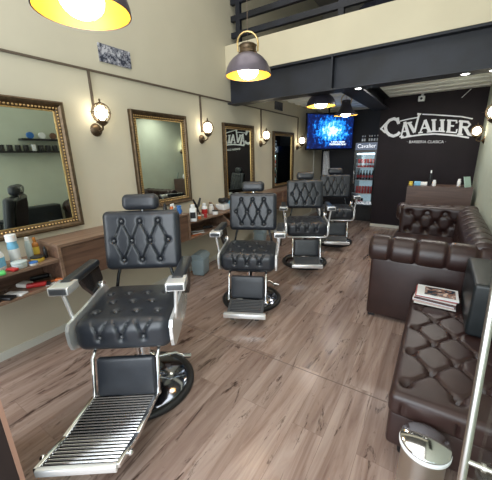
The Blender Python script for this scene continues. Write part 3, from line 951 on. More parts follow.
put(comb('comb', M['white']), XS + 0.20, 2.90, Z0, 'white comb behind the long white one on the lower board', 'comb', G3, 1.0)
put(comb('comb', M['orange']), XS + 0.31, 2.74, Z0, 'orange comb on the lower board of the second shelf', 'comb', G3, 1.3)
put(clipper('hair_clipper', M['black'], M['chrome']), XS + 0.2, 3.12, Z0, 'black hair clipper on the lower board of the second shelf', 'hair clipper', G3, 1.0)
# shelf beyond the divider
def heap(name, mat, sx, sy, sz):
    v, f = rbox_geo(sx, sy, sz, min(sx, sy, sz) * 0.8, 0.02, 4, lambda p, n: 0.008 * math.sin(p.x * 60 + p.z * 40) * math.sin(p.y * 50))
    return MB().add(v, f, True, T(0, 0, sz)).build(name, mat)


put(heap('folded_towel', M['lightblue'], 0.08, 0.10, 0.055), XS + 0.25, 3.72, Z1 + 0.010, 'crumpled bright blue towel on the shelf behind the second chair', 'towel')
put(heap('barber_cape', M['black'], 0.06, 0.07, 0.035), XS + 0.18, 3.53, Z1 + 0.100, 'black cape bundle on top of a white box beyond the divider', 'cape')
put(MB().box(-0.08, 0.08, -0.07, 0.07, 0, 0.085, bev=0.008).build('white_box', M['white']), XS + 0.16, 3.53, Z1, 'white box beyond the sloping divider', 'box')
put(heap('white_cloth', M['white'], 0.06, 0.07, 0.03), XS + 0.09, 3.72, Z1 + 0.010, 'folded white cloth behind the blue towel', 'cloth')
mug = empty('white_cup')
MB().lathe([(0, 0), (0.024, 0), (0.034, 0.07), (0.030, 0.07), (0.022, 0.006), (0, 0.006)], 16).build('cup_body', M['white'], mug)
MB().tube([(0.03, 0, 0.055), (0.05, 0, 0.045), (0.045, 0, 0.022), (0.026, 0, 0.018)], 0.004, 6).build('handle', M['white'], mug)
put(mug, XS + 0.085, 4.02, 0.9405, 'small white cup standing in the corner of the mirror with the sign letters', 'cup')

# waste bins by the wall
def waste_bin():
    e = empty('waste_bin')
    m = MB(); v, f = rbox_geo(0.10, 0.12, 0.125, 0.03, 0.1, 3)
    v = [(p[0] * (0.86 + 0.14 * (p[2] + 0.125) / 0.25), p[1] * (0.86 + 0.14 * (p[2] + 0.125) / 0.25), p[2] + 0.125) for p in v]
    m.add(v, f, True).build('bin_body', M['bin'], e)
    m = MB(); m.prism([(-0.105, 0.25), (0.105, 0.25), (0.085, 0.29), (0.04, 0.315), (-0.04, 0.315), (-0.085, 0.29)], 'y', -0.122, 0.122)
    m.build('bin_lid', M['bin'], e)
    return e


put(waste_bin(), -2.69, 2.92, 0, 'blue-grey plastic waste bin on the floor beside the nearest chair', 'waste bin', None, 0.3)
put(waste_bin(), -2.66, 4.55, 0.0, 'blue-grey plastic waste bin seen under the second chair back', 'waste bin', None, 0.2)


# ------------------------------------------------------------------ pendant lamps
def pendant(loc, R_, label, dark=False, bell=False, top=4.9):
    r = empty('pendant_lamp', loc, 0, label, 'pendant lamp', 'dome pendant lamps above the barber chairs')
    sm = M['shade_dark'] if dark else M['shade']
    nz = 0.165
    if bell:
        prof = [(R_, 0.0), (R_ * 0.98, 0.015), (R_ * 0.80, 0.04), (R_ * 0.58, 0.085), (R_ * 0.45, 0.14), (R_ * 0.40, nz)]
    else:
        prof = [(R_, 0.0), (R_ * 0.995, 0.02), (R_ * 0.94, 0.056), (R_ * 0.83, 0.096), (R_ * 0.66, 0.132), (R_ * 0.47, 0.158), (R_ * 0.38, nz)]
    n = 40
    MB().lathe(prof + [(p[0] - 0.003, p[1] - 0.001) for p in prof[::-1]], n, None, True, True).build('shade', sm, r)
    inn = [(p[0] - 0.0055, p[1] + 0.001) for p in prof]
    m = MB(); vs = []; 
    m.lathe(inn + [(0.0, nz + 0.001)], n)
    # remove the closing cap of the opening so the inside stays open
    m.f = [f for f in m.f if len(f) == 4]; m.sm = [True] * len(m.f)
    m.build('shade_lining', M['shade_in'], r)
    MB().lathe([(R_ * 0.38, nz), (R_ * 0.40, nz + 0.01), (R_ * 0.36, nz + 0.02), (R_ * 0.36, nz + 0.055), (R_ * 0.39, nz + 0.062), (R_ * 0.30, nz + 0.075), (0.0, nz + 0.078)], 24).build('neck', M['bronze'] if not dark else sm, r)
    pts = [(-R_ * 0.42, 0, nz + 0.02), (-R_ * 0.44, 0, nz + 0.07)]
    for k in range(9):
        a = math.pi - math.pi * k / 8
        pts.append((R_ * 0.44 * math.cos(a), 0, nz + 0.085 + R_ * 0.42 * math.sin(a)))
    pts += [(R_ * 0.44, 0, nz + 0.07), (R_ * 0.42, 0, nz + 0.02)]
    MB().tube(pts, 0.0075, 8, RZ(YAW)).build('bail_handle', M['brass'], r)
    MB().tube([(0, 0, nz + 0.085 + R_ * 0.42), (0, 0, top - loc[2])], 0.0035, 6).build('cable', M['conduit'], r)
    MB().tube([(0, 0, nz + 0.07), (0, 0, nz + 0.085 + R_ * 0.42)], 0.002, 6).build('inner_cord', M['conduit'], r)
    m = MB(); m.sphere((0, 0, 0.045), R_ * 0.46, 20, (1, 1, 0.8)); m.tube([(0, 0, 0.10), (0, 0, nz)], 0.022, 10)
    m.build('bulb', M['bulb_cool'] if dark else M['bulb'], r)
    return r


pendant((-1.305, 0.83, 2.175), 0.184, 'dome pendant lamp with gold lining nearest the camera, cut by the top edge')
pendant((-1.505, 2.40, 2.262), 0.196, 'mauve-grey dome pendant lamp with brass bail handle in front of the cream parapet')
pendant((-1.54, 4.36, 2.245), 0.200, 'dark dome pendant lamp just behind the steel beam', True, False, 2.655)
pendant((-1.50, 5.50, 2.225), 0.196, 'dark bell shaped pendant lamp above the farthest chair', True, True, 2.655)

# downlights and camera on the low ceiling
for i, (x, l) in enumerate(((-0.98, 'small lit downlight under the steel beam right of the dark pendants'), (0.08, 'lit downlight under the steel beam above the sign'), (0.315, 'lit downlight under the steel beam near the right wall'))):
    r = empty('beam_downlight', (x, YB + 0.09, 2.3595), 0, l, 'downlight', 'downlights under the steel beam')
    MB().lathe([(0.045, 0.0), (0.045, -0.004), (0.036, -0.005), (0.036, 0.0)], 20, None, True, True).build('trim_ring', M['white'], r)
    MB().lathe([(0, -0.001), (0.034, -0.001), (0.034, -0.004), (0, -0.004)], 20).build('lens', M['spot'], r)
cc = empty('security_camera', (-0.48, YS - 0.06, 2.60), 0, 'small white security camera above the sign', 'security camera')
MB().box(-0.02, 0.02, 0.0, 0.06, 0.0, 0.05).build('mount', M['white'], cc)
MB().box(-0.06, 0.05, -0.07, 0.02, -0.09, 0.0, bev=0.01).build('housing', M['white'], cc)
MB().lathe([(0, 0), (0.022, 0), (0.022, 0.01), (0, 0.01)], 14, T(-0.005, -0.071, -0.045) @ RX(math.pi / 2)).build('lens', M['black'], cc)
o = MB().tube([(0, 0, 0), (0.12, 0.0, 0.13)], 0.006, 6).build('cable_stub', M['white'], None, (0.14, 6.9, 2.50)); prop(o, 'short white cable hanging from the low ceiling near the right wall', 'cable')

# ------------------------------------------------------------------ the wall sign
SIGN = [
('C', 0.046, [(-0.835, 2.148), (-0.872, 2.22), (-0.934, 2.248), (-1.014, 2.223), (-1.068, 2.158), (-1.075, 2.08), (-1.044, 1.999), (-0.985, 1.941), (-0.907, 1.913), (-0.835, 1.941), (-0.799, 1.985)]),
('C', 0.033, [(-1.086, 2.151), (-1.159, 2.07), (-1.067, 1.993)]),
('C', 0.026, [(-0.862, 2.264), (-0.834, 2.141)]),
('A', 0.023, [(-0.765, 1.91), (-0.732, 2.171)]), ('A', 0.042, [(-0.732, 2.171), (-0.635, 1.91)]), ('A', 0.02, [(-0.752, 1.994), (-0.669, 1.993)]),
('A', 0.02, [(-0.797, 1.896), (-0.724, 1.904)]), ('A', 0.02, [(-0.677, 1.901), (-0.588, 1.908)]),
('V', 0.042, [(-0.651, 2.15), (-0.538, 1.962)]), ('V', 0.029, [(-0.538, 1.962), (-0.498, 2.3)]), ('V', 0.02, [(-0.704, 2.143), (-0.603, 2.158)]), ('V', 0.023, [(-0.53, 2.303), (-0.463, 2.29)]),
('A2', 0.023, [(-0.437, 1.96), (-0.386, 2.181)]), ('A2', 0.042, [(-0.386, 2.181), (-0.284, 1.962)]), ('A2', 0.02, [(-0.418, 2.033), (-0.323, 2.034)]),
('A2', 0.02, [(-0.47, 1.95), (-0.395, 1.957)]), ('A2', 0.02, [(-0.327, 1.957), (-0.24, 1.959)]),
('L', 0.042, [(-0.241, 2.17), (-0.212, 1.969)]), ('L', 0.02, [(-0.281, 2.17), (-0.198, 2.167)]), ('L', 0.023, [(-0.255, 1.967), (-0.125, 1.96), (-0.125, 2.028)]),
('I', 0.042, [(-0.103, 2.156), (-0.076, 1.957)]), ('I', 0.02, [(-0.142, 2.159), (-0.061, 2.152)]), ('I', 0.02, [(-0.115, 1.959), (-0.034, 1.95)]),
('E', 0.042, [(0.01, 2.14), (0.025, 1.94)]), ('E', 0.023, [(-0.026, 2.146), (0.12, 2.128), (0.13, 2.082)]), ('E', 0.023, [(0.02, 2.047), (0.096, 2.038)]), ('E', 0.023, [(-0.013, 1.942), (0.144, 1.919), (0.15, 1.982)]),
('R', 0.042, [(0.196, 2.111), (0.206, 1.894)]), ('R', 0.029, [(0.158, 2.118), (0.294, 2.094), (0.334, 2.046), (0.302, 2.0), (0.198, 2.014)]), ('R', 0.039, [(0.266, 2.002), (0.338, 1.883), (0.394, 1.866)]), ('R', 0.02, [(0.166, 1.892), (0.254, 1.88)]),
('sw1', 0.016, [(-0.443, 2.288), (-0.233, 2.259), (-0.037, 2.228), (0.184, 2.192), (0.358, 2.14)]),
('sw2', 0.016, [(-0.818, 2.193), (-0.67, 2.219), (-0.522, 2.236)]),
('sw3', 0.023, [(-0.768, 1.871), (-0.562, 1.899), (-0.39, 1.916), (-0.188, 1.916), (0.01, 1.89), (0.17, 1.864), (0.353, 1.819)]),
]


def stroke(m, pts, w, y0, y1):
    P = [Vector((a, b)) for a, b in pts]
    L_, R_ = [], []
    for i, p in enumerate(P):
        if i == 0: t = P[1] - P[0]
        elif i == len(P) - 1: t = P[-1] - P[-2]
        else: t = (P[i + 1] - P[i]).normalized() + (P[i] - P[i - 1]).normalized()
        t.normalize(); n = Vector((-t.y, t.x)) * w / 2
        L_.append(p + n); R_.append(p - n)
    n_ = len(P)
    vs = []
    for yv in (y0, y1):
        vs += [(p.x, yv, p.y) for p in L_] + [(p.x, yv, p.y) for p in R_]
    fs = []
    for i in range(n_ - 1):
        fs += [(i, i + 1, n_ + i + 1, n_ + i), (2 * n_ + i, 3 * n_ + i, 3 * n_ + i + 1, 2 * n_ + i + 1),
               (i, 2 * n_ + i, 2 * n_ + i + 1, i + 1), (n_ + i, n_ + i + 1, 3 * n_ + i + 1, 3 * n_ + i)]
    fs += [(0, n_, 3 * n_, 2 * n_), (n_ - 1, 3 * n_ - 1, 4 * n_ - 1, 2 * n_ - 1)]
    m.add(vs, fs)


def text_mesh(body, size, ext=0.0015):
    cu = bpy.data.curves.new('lettering', 'FONT'); cu.body = body; cu.size = size; cu.extrude = ext
    cu.align_x = 'CENTER'; cu.align_y = 'CENTER'
    to = bpy.data.objects.new('tmp_text', cu); COL.objects.link(to)
    bpy.context.view_layer.update()
    me = bpy.data.meshes.new_from_object(to.evaluated_get(bpy.context.evaluated_depsgraph_get()))
    bpy.data.objects.remove(to)
    return me


def text_obj(name, body, size, mat, parent, loc, rot=(math.pi / 2, 0, 0), sx=1.0):
    me = text_mesh(body, size); me.name = name
    me.materials.clear(); me.materials.append(mat)
    o = bpy.data.objects.new(name, me); COL.objects.link(o)
    o.parent = parent; o.location = loc; o.rotation_euler = rot; o.scale = (sx, 1, 1)
    return o


sg = empty('wall_sign', (-0.38, YS, 2.05), 0, 'white CAVALIER lettering sign on the dark plum wall', 'sign')
names = {'sw1': 'swash_line', 'sw2': 'swash_line', 'sw3': 'swash_line'}
done = []
for key in [s[0] for s in SIGN]:
    if key in done: continue
    done.append(key)
    m = MB()
    for j, (k, w, pts) in enumerate([s for s in SIGN if s[0] == key]):
        stroke(m, [(a + 0.38, b - 2.05) for a, b in pts], w * 1.25, -0.016 - 0.0008 * j, -0.001)
    m.build(names.get(key, 'letter'), M['signwhite'], sg)
text_obj('tagline', '\u00b7 BARBERIA CLASICA \u00b7', 0.072, M['signwhite'], sg, (0.06, -0.004, -0.275), (math.pi / 2, 0.04, 0), 0.95)

# ------------------------------------------------------------------ television
tvw, tvh = 1.45, 0.80
ta = math.radians(30)   # direction of the screen's long axis from +y towards +x
tv_c = Vector((-2.68 + math.sin(ta) * tvw / 2, 6.72 + math.cos(ta) * tvw / 2, 2.09))
tv = empty('television', tv_c, math.pi / 2 - ta, 'large flat television showing a blue concert picture, hung in the far left corner', 'television')
MB().box(-tvw / 2, tvw / 2, 0.0, 0.05, -tvh / 2, tvh / 2, bev=0.008).build('housing', M['blackmetal'], tv)
MB().box(-tvw / 2 + 0.02, tvw / 2 - 0.02, -0.004, -0.0005, -tvh / 2 + 0.03, tvh / 2 - 0.02).build('screen', M['tv'], tv)
cap = pmat('screen_caption', (0.8, 0.85, 0.95), 0.4, emit=(0.75, 0.85, 1.0), estr=0.8)
capm = print_mat('screen_caption', (0.01, 0.02, 0.06), [(0.5, 0.6, 0.8), (0.8, 0.9, 1.0)], 42, 0.46, emit=0.9)
for xa, xb, z, hh in ((0.02, 0.46, -0.235, 0.030), (-0.03, 0.50, -0.295, 0.042)):
    MB().box(xa, xb, -0.0055, -0.0045, z, z + hh).build('caption_line', capm, tv)
MB().box(-0.16, 0.16, 0.05, 0.075, -0.15, 0.15).build('wall_bracket', M['blackmetal'], tv)
MB().tube([(0, 0.07, 0.0), (0, 0.10, 0.56)], 0.02, 8).build('ceiling_pole', M['blackmetal'], tv)

# ------------------------------------------------------------------ drinks fridge
FX0, FX1, FY = -1.75, -1.25, 7.42
fr = empty('drinks_fridge', ((FX0 + FX1) / 2, FY, 0), 0, 'black upright drinks fridge with a lit glass door beside the dark sign wall', 'fridge')
hw = (FX1 - FX0) / 2
m = MB()
m.box(-hw, hw, 0.02, 0.62, 0, 0.36); m.box(-hw, hw, 0.02, 0.62, 1.60, 1.83)
m.box(-hw, -hw + 0.03, 0.02, 0.62, 0.36, 1.60); m.box(hw - 0.03, hw, 0.02, 0.62, 0.36, 1.60)
m.box(-hw + 0.03, hw - 0.03, 0.58, 0.62, 0.36, 1.60)
m.build('cabinet', M['blackmetal'], fr)
MB().box(-hw + 0.031, hw - 0.031, 0.565, 0.579, 0.361, 1.599).build('lit_back_panel', M['fridge_lit'], fr)
m = MB()
m.box(-hw, hw, -0.02, 0.018, 1.595, 1.66); m.box(-hw, hw, -0.02, 0.018, 0.33, 0.39)
m.box(-hw, -hw + 0.055, -0.02, 0.018, 0.39, 1.595); m.box(hw - 0.055, hw, -0.02, 0.018, 0.39, 1.595)
dr = m.build('door', M['blackmetal'], fr)
MB().box(-hw + 0.055, hw - 0.055, -0.006, 0.002, 0.39, 1.595).build('door_glass', M['fglass'], dr)
MB().box(-hw + 0.015, -hw + 0.03, -0.045, -0.021, 0.9, 1.2).build('handle', M['chrome'], dr)
hp = MB().box(-hw + 0.01, hw - 0.01, 0.005, 0.019, 1.665, 1.82).build('header_panel', pmat('header_panel', (0.03, 0.035, 0.055), 0.3, emit=(0.10, 0.13, 0.2), estr=0.5), fr)
SW = pmat('lit_lettering', (0.9, 0.9, 0.95), 0.4, emit=(0.9, 0.95, 1.0), estr=0.45)
text_obj('header_lettering', 'Cavalier', 0.125, SW, fr, (0, 0.000, 1.745), sx=0.98)
text_obj('door_lettering', 'CAVALIER', 0.105, SW, fr, (0, -0.026, 0.445), sx=0.95)
SHZ = (0.42, 0.66, 0.98, 1.27)
for z in SHZ:
    MB().box(-hw + 0.032, hw - 0.032, 0.05, 0.56, z - 0.012, z).build('shelf', M['white'], fr)
MB().box(-hw + 0.04, hw - 0.04, 0.03, 0.06, 1.56, 1.59).build('light_strip', pmat('fridge_lamp', (1, 1, 1), 0.3, emit=(0.75, 0.95, 1.0), estr=4), fr)


def can(mat, band, h=0.16, r=0.030, neck=False):
    e = empty('drink_bottle' if neck else 'drink_can')
    if neck: MB().lathe([(0, 0), (r, 0), (r, h * 0.55), (r * 0.4, h * 0.8), (r * 0.4, h), (0, h)], 12).build('body', mat, e)
    else: MB().lathe([(0, 0), (r * 0.85, 0), (r, 0.008), (r, h - 0.012), (r * 0.8, h), (0, h)], 12).build('body', mat, e)
    MB().lathe([(r * 1.02, h * 0.25), (r * 1.02, h * 0.5)], 12).build('label_band', band, e)
    return e


cx_f = (FX0 + FX1) / 2
protos = {'a': can(M['can'], M['white'], 0.19), 'b': can(M['cola'], M['red'], 0.22, 0.030, True), 'c': can(M['can'], M['red'], 0.17), 'd': can(M['cola'], M['red'], 0.12)}
used = set()
rows = [('a', 1.27, 6, 'red and white drink can on the top shelf of the fridge', 'drink cans on the top fridge shelf', 'can'),
        ('b', 0.98, 6, 'dark cola bottle with a red label on the second fridge shelf', 'cola bottles on the second fridge shelf', 'bottle'),
        ('c', 0.66, 6, 'plain red drink can on the third shelf of the fridge', 'drink cans on the third fridge shelf', 'can'),
        ('d', 0.42, 3, 'small dark can with a red band on the lowest fridge shelf', 'small cans on the lowest fridge shelf', 'can')]
for key, z, n, lb, gp, ct in rows:
    for k in range(n):
        x = cx_f - 0.165 + 0.066 * k
        o = protos[key] if key not in used else copy_tree(protos[key])
        used.add(key)
        put(o, x, FY + 0.12, z + 0.001, lb, ct, gp)
tb = None
for k, x in enumerate((-0.12, -0.07, 0.03, 0.08, 0.14, 0.20)):
    if tb is None:
        tb = bottle('small_bottle', 0.018, 0.15, M['black'], M['white'], M['white'], 0.6, 0.2); o = tb
    else: o = copy_tree(tb)
    put(o, cx_f + x, FY + 0.10, 1.831, 'small white-labelled bottle standing on top of the drinks fridge', 'bottle', 'small bottles on top of the fridge')

# jacket hanging on the niche wall
v, f = rbox_geo(0.12, 0.05, 0.45, 0.05, 0.035, 3, lambda p, n: 0.014 * math.sin(p.x * 70 + p.z * 4))
v = [(p[0] * (0.65 + 0.4 * (0.45 - p[2]) / 0.9), p[1], p[2]) for p in v]
o = MB().add(v, f, True).build('hanging_jacket', M['grey'], None, (-2.72, YN - 0.07, 1.22)); prop(o, 'pale grey jacket hanging in the far left corner under the television', 'jacket')

# ------------------------------------------------------------------ reception desk
dk = empty('reception_desk', (0.01, 5.9, 0), 0, 'brown wooden reception desk behind the far sofa arm', 'desk')
MB().box(-0.47, 0.46, 0.0, 0.025, 0, 1.00).build('front_panel', M['wood_desk'], dk)
MB().box(-0.47, -0.445, 0.026, 0.5, 0, 1.00).build('side_panel', M['wood_desk'], dk)
MB().box(0.435, 0.46, 0.026, 0.5, 0, 1.00).build('side_panel', M['wood_desk'], dk)
MB().box(-0.47, 0.46, 0.0, 0.5, 1.001, 1.025).build('top', M['wood_desk'], dk)
DZ = 1.0255
put(MB().box(-0.05, 0.05, -0.03, 0.03, 0, 0.07, bev=0.004).build('card_holder', M['lightblue']), -0.32, 6.05, DZ, 'pale blue card holder on the reception desk', 'card holder')
put(bottle('yellow_cup', 0.03, 0.07, M['yellow'], M['yellow'], None, 1.0, 0.1), -0.42, 6.02, DZ, 'small yellow cup at the left end of the reception desk', 'cup')
put(MB().box(-0.05, 0.05, -0.04, 0.04, 0, 0.06, bev=0.006).build('paper_box', M['white']), -0.22, 6.08, DZ, 'small white box on the reception desk', 'box')
put(bottle('spray_bottle', 0.022, 0.26, M['black'], M['white'], None, 0.5, 0.18), -0.135, 6.05, DZ, 'tall black spray bottle with a white top on the desk', 'bottle')
put(bottle('lotion_bottle', 0.028, 0.10, M['white'], M['white'], None, 0.7, 0.2), -0.07, 6.03, DZ, 'white bottle next to the tall spray bottle on the desk', 'bottle')
put(bottle('lotion_bottle', 0.028, 0.12, M['white'], M['white'], None, 0.7, 0.2), 0.28, 6.10, DZ, 'white bottle alone at the right end of the reception desk', 'bottle')
cs = empty('card_stand')
MB().box(-0.07, 0.07, -0.004, 0.004, 0, 0.17, T(0, 0, 0.0) @ RX(-0.25)).build('panel', pmat('pale_green_glass', (0.45, 0.60, 0.52), 0.2), cs)
MB().box(-0.07, 0.07, 0.0, 0.08, 0, 0.006).build('foot', M['black'], cs)
put(cs, 0.40, 5.96, DZ, 'pale green leaning card stand at the wall end of the desk', 'card stand', None, 0.9)


# ------------------------------------------------------------------ leather sofa (chesterfield)
def roll(m, p0, p1, R_, pleats, amp=0.012, puff=0.010, n=32, step=0.012, endr=0.05, sc=(1, 1)):
    """rolled arm: cylinder with pleats between p0 and p1 (horizontal axis)"""
    P0, P1 = Vector(p0), Vector(p1); ax = (P1 - P0); L_ = ax.length; ax.normalize()
    side = Vector((0, 0, 1)).cross(ax); upv = Vector((0, 0, 1))
    ns = int(L_ / step); rows_ = []
    ss = [L_ * i / ns for i in range(ns + 1)]
    ss = sorted(set(ss + [endr * (1 - math.cos(math.pi / 2 * i / 5)) for i in range(6)] + [L_ - endr * (1 - math.cos(math.pi / 2 * i / 5)) for i in range(6)]))
    edges = [0] + list(pleats) + [L_]
    vs = []; fs = []
    for s in ss:
        e = min(s, L_ - s)
        rr = R_
        if e < endr: rr = R_ - endr + endr * math.sqrt(max(0, 1 - ((endr - e) / endr) ** 2))
        for i in range(len(edges) - 1):
            a, b = edges[i], edges[i + 1]
            if a <= s <= b:
                rr += puff * math.sin(math.pi * (s - a) / (b - a))
        for p in pleats: rr -= amp * math.exp(-((s - p) / 0.011) ** 2)
        for k in range(n):
            t = 2 * math.pi * k / n
            vs.append(P0 + ax * s + side * (rr * sc[0] * math.cos(t)) + upv * (rr * sc[1] * math.sin(t)))
    for i in range(len(ss) - 1):
        for k in range(n):
            k2 = (k + 1) % n
            fs.append((i * n + k, i * n + k2, (i + 1) * n + k2, (i + 1) * n + k))
    fs.append(tuple(range(n))[::-1]); fs.append(tuple((len(ss) - 1) * n + k for k in range(n)))
    m.add([tuple(q) for q in vs], fs, True)


SX0 = -0.475
so = empty('leather_sofa', (0.0, 2.90, 0), 0, 'large dark brown tufted leather sofa with rolled arms along the right wall', 'sofa')
SL = 2.15
# near arm
m = MB(); m.box(SX0 + 0.015, 0.50, 0.0, 0.24, 0.03, 0.64, bev=0.03); roll(m, (SX0 - 0.015, 0.10, 0.705), (0.50, 0.10, 0.705), 0.130, [0.19, 0.40, 0.63, 0.84], 0.020, 0.003)
m.build('arm', M['brown'], so)['label'] = 'near rolled arm with pleats'
# far arm, tufted on its inner face
yc = SL - 0.12
bts = []; sgs = []
for iz, z in enumerate((-0.10, 0.03, 0.16)):
    for ix in range(5):
        x = -0.34 + ix * 0.22 + (0.11 if iz % 2 else 0)
        if x < 0.38: bts.append((x, -0.11, z))
for i, a in enumerate(bts):
    for b in bts[i + 1:]:
        if abs(abs(a[0] - b[0]) - 0.11) < 0.01 and abs(abs(a[2] - b[2]) - 0.13) < 0.01: sgs.append((a, b))
v, f = rbox_geo(0.46, 0.11, 0.25, 0.05, 0.018, 4, tuft(bts, sgs, 0.045, 0.035, 0.018, 0.013))
m = MB().add(v, f, True, T(0.035, yc, 0.60))
roll(m, (SX0 - 0.01, yc + 0.05, 0.735), (0.50, yc + 0.05, 0.735), 0.125, [0.17, 0.34, 0.51, 0.68, 0.85])
m.box(SX0 + 0.02, 0.50, yc - 0.1, SL, 0.04, 0.45, bev=0.03)
m.build('arm', M['brown'], so)['label'] = 'far arm, buttoned on its inner face'
# back along the wall
bts = []; sgs = []
for iz, z in enumerate((-0.16, -0.03, 0.10)):
    ny = 11
    for iy in range(ny):
        y_ = -0.88 + iy * 0.17 + (0.085 if iz % 2 else 0)
        if y_ < 0.88: bts.append((-0.10, y_, z))
for i, a in enumerate(bts):
    for b in bts[i + 1:]:
        if abs(abs(a[1] - b[1]) - 0.085) < 0.01 and abs(abs(a[2] - b[2]) - 0.13) < 0.01: sgs.append((a, b))
v, f = rbox_geo(0.10, 0.93, 0.24, 0.06, 0.022, 4, tuft(bts, sgs, 0.04, 0.032, 0.016, 0.012))
m = MB().add(v, f, True, T(0.36, SL / 2, 0.58))
roll(m, (0.39, 0.06, 0.745), (0.39, SL - 0.02, 0.745), 0.118, [0.20 + 0.25 * k for k in range(8)], 0.018, 0.010)
m.build('backrest', M['brown'], so)
MB().box(SX0 + 0.06, 0.46, 0.25, SL - 0.24, 0.04, 0.33, bev=0.03).build('seat_base', M['brown'], so)
for k in range(2):
    a = 0.255 + k * 0.825
    v, f = rbox_geo(0.36, 0.405, 0.065, 0.04, 0.1, 4)
    MB().add(v, f, True, T(-0.09, a + 0.41, 0.395)).build('seat_cushion', M['brown'], so)
for x in (SX0 + 0.06, 0.44):
    for y_ in (0.07, SL - 0.07):
        MB().box(x - 0.03, x + 0.03, y_ - 0.03, y_ + 0.03, 0.0, 0.035).build('foot', M['rubber'], so)

# ------------------------------------------------------------------ tufted ottoman bench
OX0, OX1, OY0, OY1 = -0.075, 0.51, 1.40, 2.80
ot = empty('ottoman_bench', ((OX0 + OX1) / 2, (OY0 + OY1) / 2, 0), 0, 'brown tufted leather ottoman bench in front of the sofa arm', 'ottoman')
hx, hy = (OX1 - OX0) / 2, (OY1 - OY0) / 2
MB().box(-hx + 0.008, hx - 0.008, -hy + 0.008, hy - 0.008, 0.105, 0.325, bev=0.025).build('base_box', M['brown'], ot)
bts = []; sgs = []
ny = 9; sy = 2 * hy / (ny + 0.2); sx = 0.225
for j in range(ny):
    y_ = -hy + sy * (j + 0.75)
    xs = (-sx, 0, sx) if j % 2 == 0 else (-sx * 0.5, sx * 0.5)
    for x in xs: bts.append((x, y_, 0.065))
for i, a in enumerate(bts):
    for b in bts[i + 1:]:
        if abs(abs(a[0] - b[0]) - sx / 2) < 0.01 and abs(abs(a[1] - b[1]) - sy) < 0.01: sgs.append((a, b))
for a in bts[:3]: sgs.append((a, (a[0], -hy, 0.02))); sgs.append(((a[0], -hy, 0.02), (a[0], -hy, -0.065)))
for a in bts:
    if abs(a[0] + sx) < 0.01: sgs.append((a, (-hx, a[1], 0.03))); sgs.append(((-hx, a[1], 0.03), (-hx, a[1], -0.065)))


def crown_o(p, n): return 0.006 * max(0, n.z) * (1 - (p.x / hx) ** 2)


v, f = rbox_geo(hx, hy, 0.065, 0.035, 0.0095, 5, tuft(bts, sgs, 0.030, 0.024, 0.013, 0.0060, crown_o))
MB().add(v, f, True, T(0, 0, 0.365)).build('tufted_top', M['brown'], ot)
for x in (-hx + 0.09, hx - 0.09):
    for y_ in (-hy + 0.10, hy - 0.10):
        MB().lathe([(0, 0), (0.02, 0), (0.03, 0.107), (0, 0.107)], 12, T(x, y_, 0)).build('foot', M['rubber'], ot)
OT = 0.432
v, f = rbox_geo(0.122, 0.30, 0.180, 0.022, 0.1, 4)
o = MB().add(v, f, True, T(0, 0, 0.180)).build('bolster_block', M['block'], None, (0.388, 2.46, OT + 0.012)); prop(o, 'black vinyl backrest block standing on the ottoman against the right wall', 'backrest block')

# magazines
mag_cols = [M['offwhite'], pmat('pink_pages', (0.55, 0.38, 0.36), 0.5), M['white'], pmat('dark_cover', (0.10, 0.05, 0.05), 0.4), M['offwhite'], pmat('red_cover', (0.40, 0.10, 0.10), 0.4), M['white']]
cover = print_mat('magazine_cover', (0.015, 0.03, 0.05), [(0.55, 0.25, 0.14), (0.02, 0.06, 0.10), (0.75, 0.55, 0.45)], 26, 0.52)
z = OT + 0.010
tags = ['bottom of the pile', 'second from the bottom of the pile', 'third from the bottom of the pile', 'middle of the pile', 'third from the top of the pile', 'second from the top of the pile', 'on top with a dark picture in a white border']
for k in range(7):
    th = 0.0105
    e = empty('magazine', (0.10 + random.uniform(-0.012, 0.012), 2.60 + random.uniform(-0.01, 0.01), z), math.radians(-3) + random.uniform(-0.06, 0.06))
    prop(e, 'magazine ' + tags[k] + ' on the ottoman' if k < 6 else 'topmost magazine with a dark cover picture, on the ottoman pile', 'magazine', 'magazines piled on the ottoman')
    MB().box(-0.138, 0.138, -0.105, 0.105, 0.0005, th - 0.0005).build('pages', mag_cols[k], e)
    if k == 6:
        MB().box(-0.138, 0.138, -0.105, 0.105, th - 0.0004, th + 0.0006).build('cover', M['white'], e)
        MB().box(-0.085, 0.12, -0.08, 0.082, th + 0.0007, th + 0.0012).build('cover_picture', cover, e)
    z += th + 0.001

# ------------------------------------------------------------------ chrome pedal bin
pb = empty('pedal_bin', (0.100, 1.275, 0), 0, 'steel pedal bin with a mirror-polished round lid beside the ottoman', 'pedal bin')
MB().lathe([(0, 0.0), (0.088, 0.0), (0.090, 0.02), (0.090, 0.315), (0, 0.315)], 40).build('bin_body', M['satin'], pb)
MB().lathe([(0.092, 0.316), (0.103, 0.322), (0.103, 0.334), (0.094, 0.338), (0, 0.338)], 48).build('plastic_rim', M['white'], pb)
MB().lathe([(0.098, 0.339), (0.101, 0.344), (0.101, 0.350), (0.097, 0.354), (0, 0.356)], 48).build('lid', M['chrome'], pb)
MB().box(-0.035, 0.035, -0.135, -0.088, 0.01, 0.02).build('pedal', M['black'], pb)

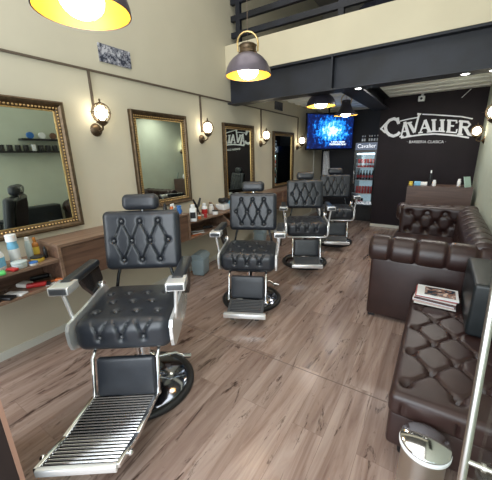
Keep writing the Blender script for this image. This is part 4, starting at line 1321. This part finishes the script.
# ------------------------------------------------------------------ glass door leaf with steel pull
gd = empty('glass_door', (0.245, 0.15, 0), 0, 'open frameless glass door leaf with a brushed steel tube pull at the right', 'glass door')
MB().box(-0.005, 0.005, 0.0, 0.93, 0.01, 2.15).build('glass_pane', M['glass'], gd)
pl = MB().tube([(-0.068, 0.725, 0.50), (-0.068, 0.905, 1.24)], 0.0112, 16).build('pull_tube', M['satin'], gd)
m = MB(); m.tube([(-0.066, 0.771, 0.690), (0.07, 0.771, 0.690)], 0.008, 12); m.tube([(-0.028, 0.771, 0.690), (-0.018, 0.771, 0.690)], 0.013, 12)
m.tube([(-0.066, 0.89, 1.18), (0.07, 0.89, 1.18)], 0.008, 12)
m.build('standoff', M['satin'], pl)

# ------------------------------------------------------------------ shelves on the right wall (seen in the mirrors)
G5 = 'boxes on the dark wall shelf'
o = MB().box(-0.16, 0, -0.55, 0.55, 0, 0.03).build('wall_shelf', M['black'], None, (WR, 2.55, 1.74)); prop(o, 'long black lower wall shelf holding dark boxes, reflected in the nearest mirror', 'wall shelf')
o = MB().box(-0.16, 0, -0.34, 0.34, 0, 0.03).build('wall_shelf', M['black'], None, (WR, 2.74, 1.95)); prop(o, 'shorter black upper wall shelf with round tins, reflected in the nearest mirror', 'wall shelf')
pbx = None
bxm = print_mat('dark_box_print', (0.012, 0.012, 0.014), [(0.12, 0.12, 0.12), (0.02, 0.02, 0.02)], 60, 0.6)
for k in range(8):
    y_ = 2.10 + 0.12 * k
    if k == 4:
        o = MB().box(-0.03, 0.03, -0.03, 0.03, 0, 0.11, bev=0.004).build('product_box', M['white'])
        put(o, WR - 0.08, y_, 1.7705, 'white product box among the dark boxes on the lower wall shelf', 'box'); continue
    if pbx is None: pbx = o = MB().box(-0.03, 0.03, -0.035, 0.035, 0, 0.10, bev=0.004).build('product_box', bxm)
    else: o = pbx.copy(); COL.objects.link(o)
    put(o, WR - 0.08, y_, 1.7705, 'small dark product box in the row on the lower wall shelf', 'box', G5)
for k, (mat, nm, l) in enumerate(((M['blue'], 'display_tin', 'round dark blue tin on the upper wall shelf'), (M['white'], 'display_tin', 'round white tin on the upper wall shelf'), (M['cardboard'], 'display_tin', 'round brown tin on the upper wall shelf'))):
    m = MB(); m.lathe([(0, 0), (0.055, 0), (0.055, 0.04), (0, 0.04)], 24, T(-0.02, 0, 0.0555) @ RY(-math.pi / 2))
    put(m.build(nm, mat), WR - 0.05, 2.56 + 0.19 * k, 1.9805, l, 'tin')
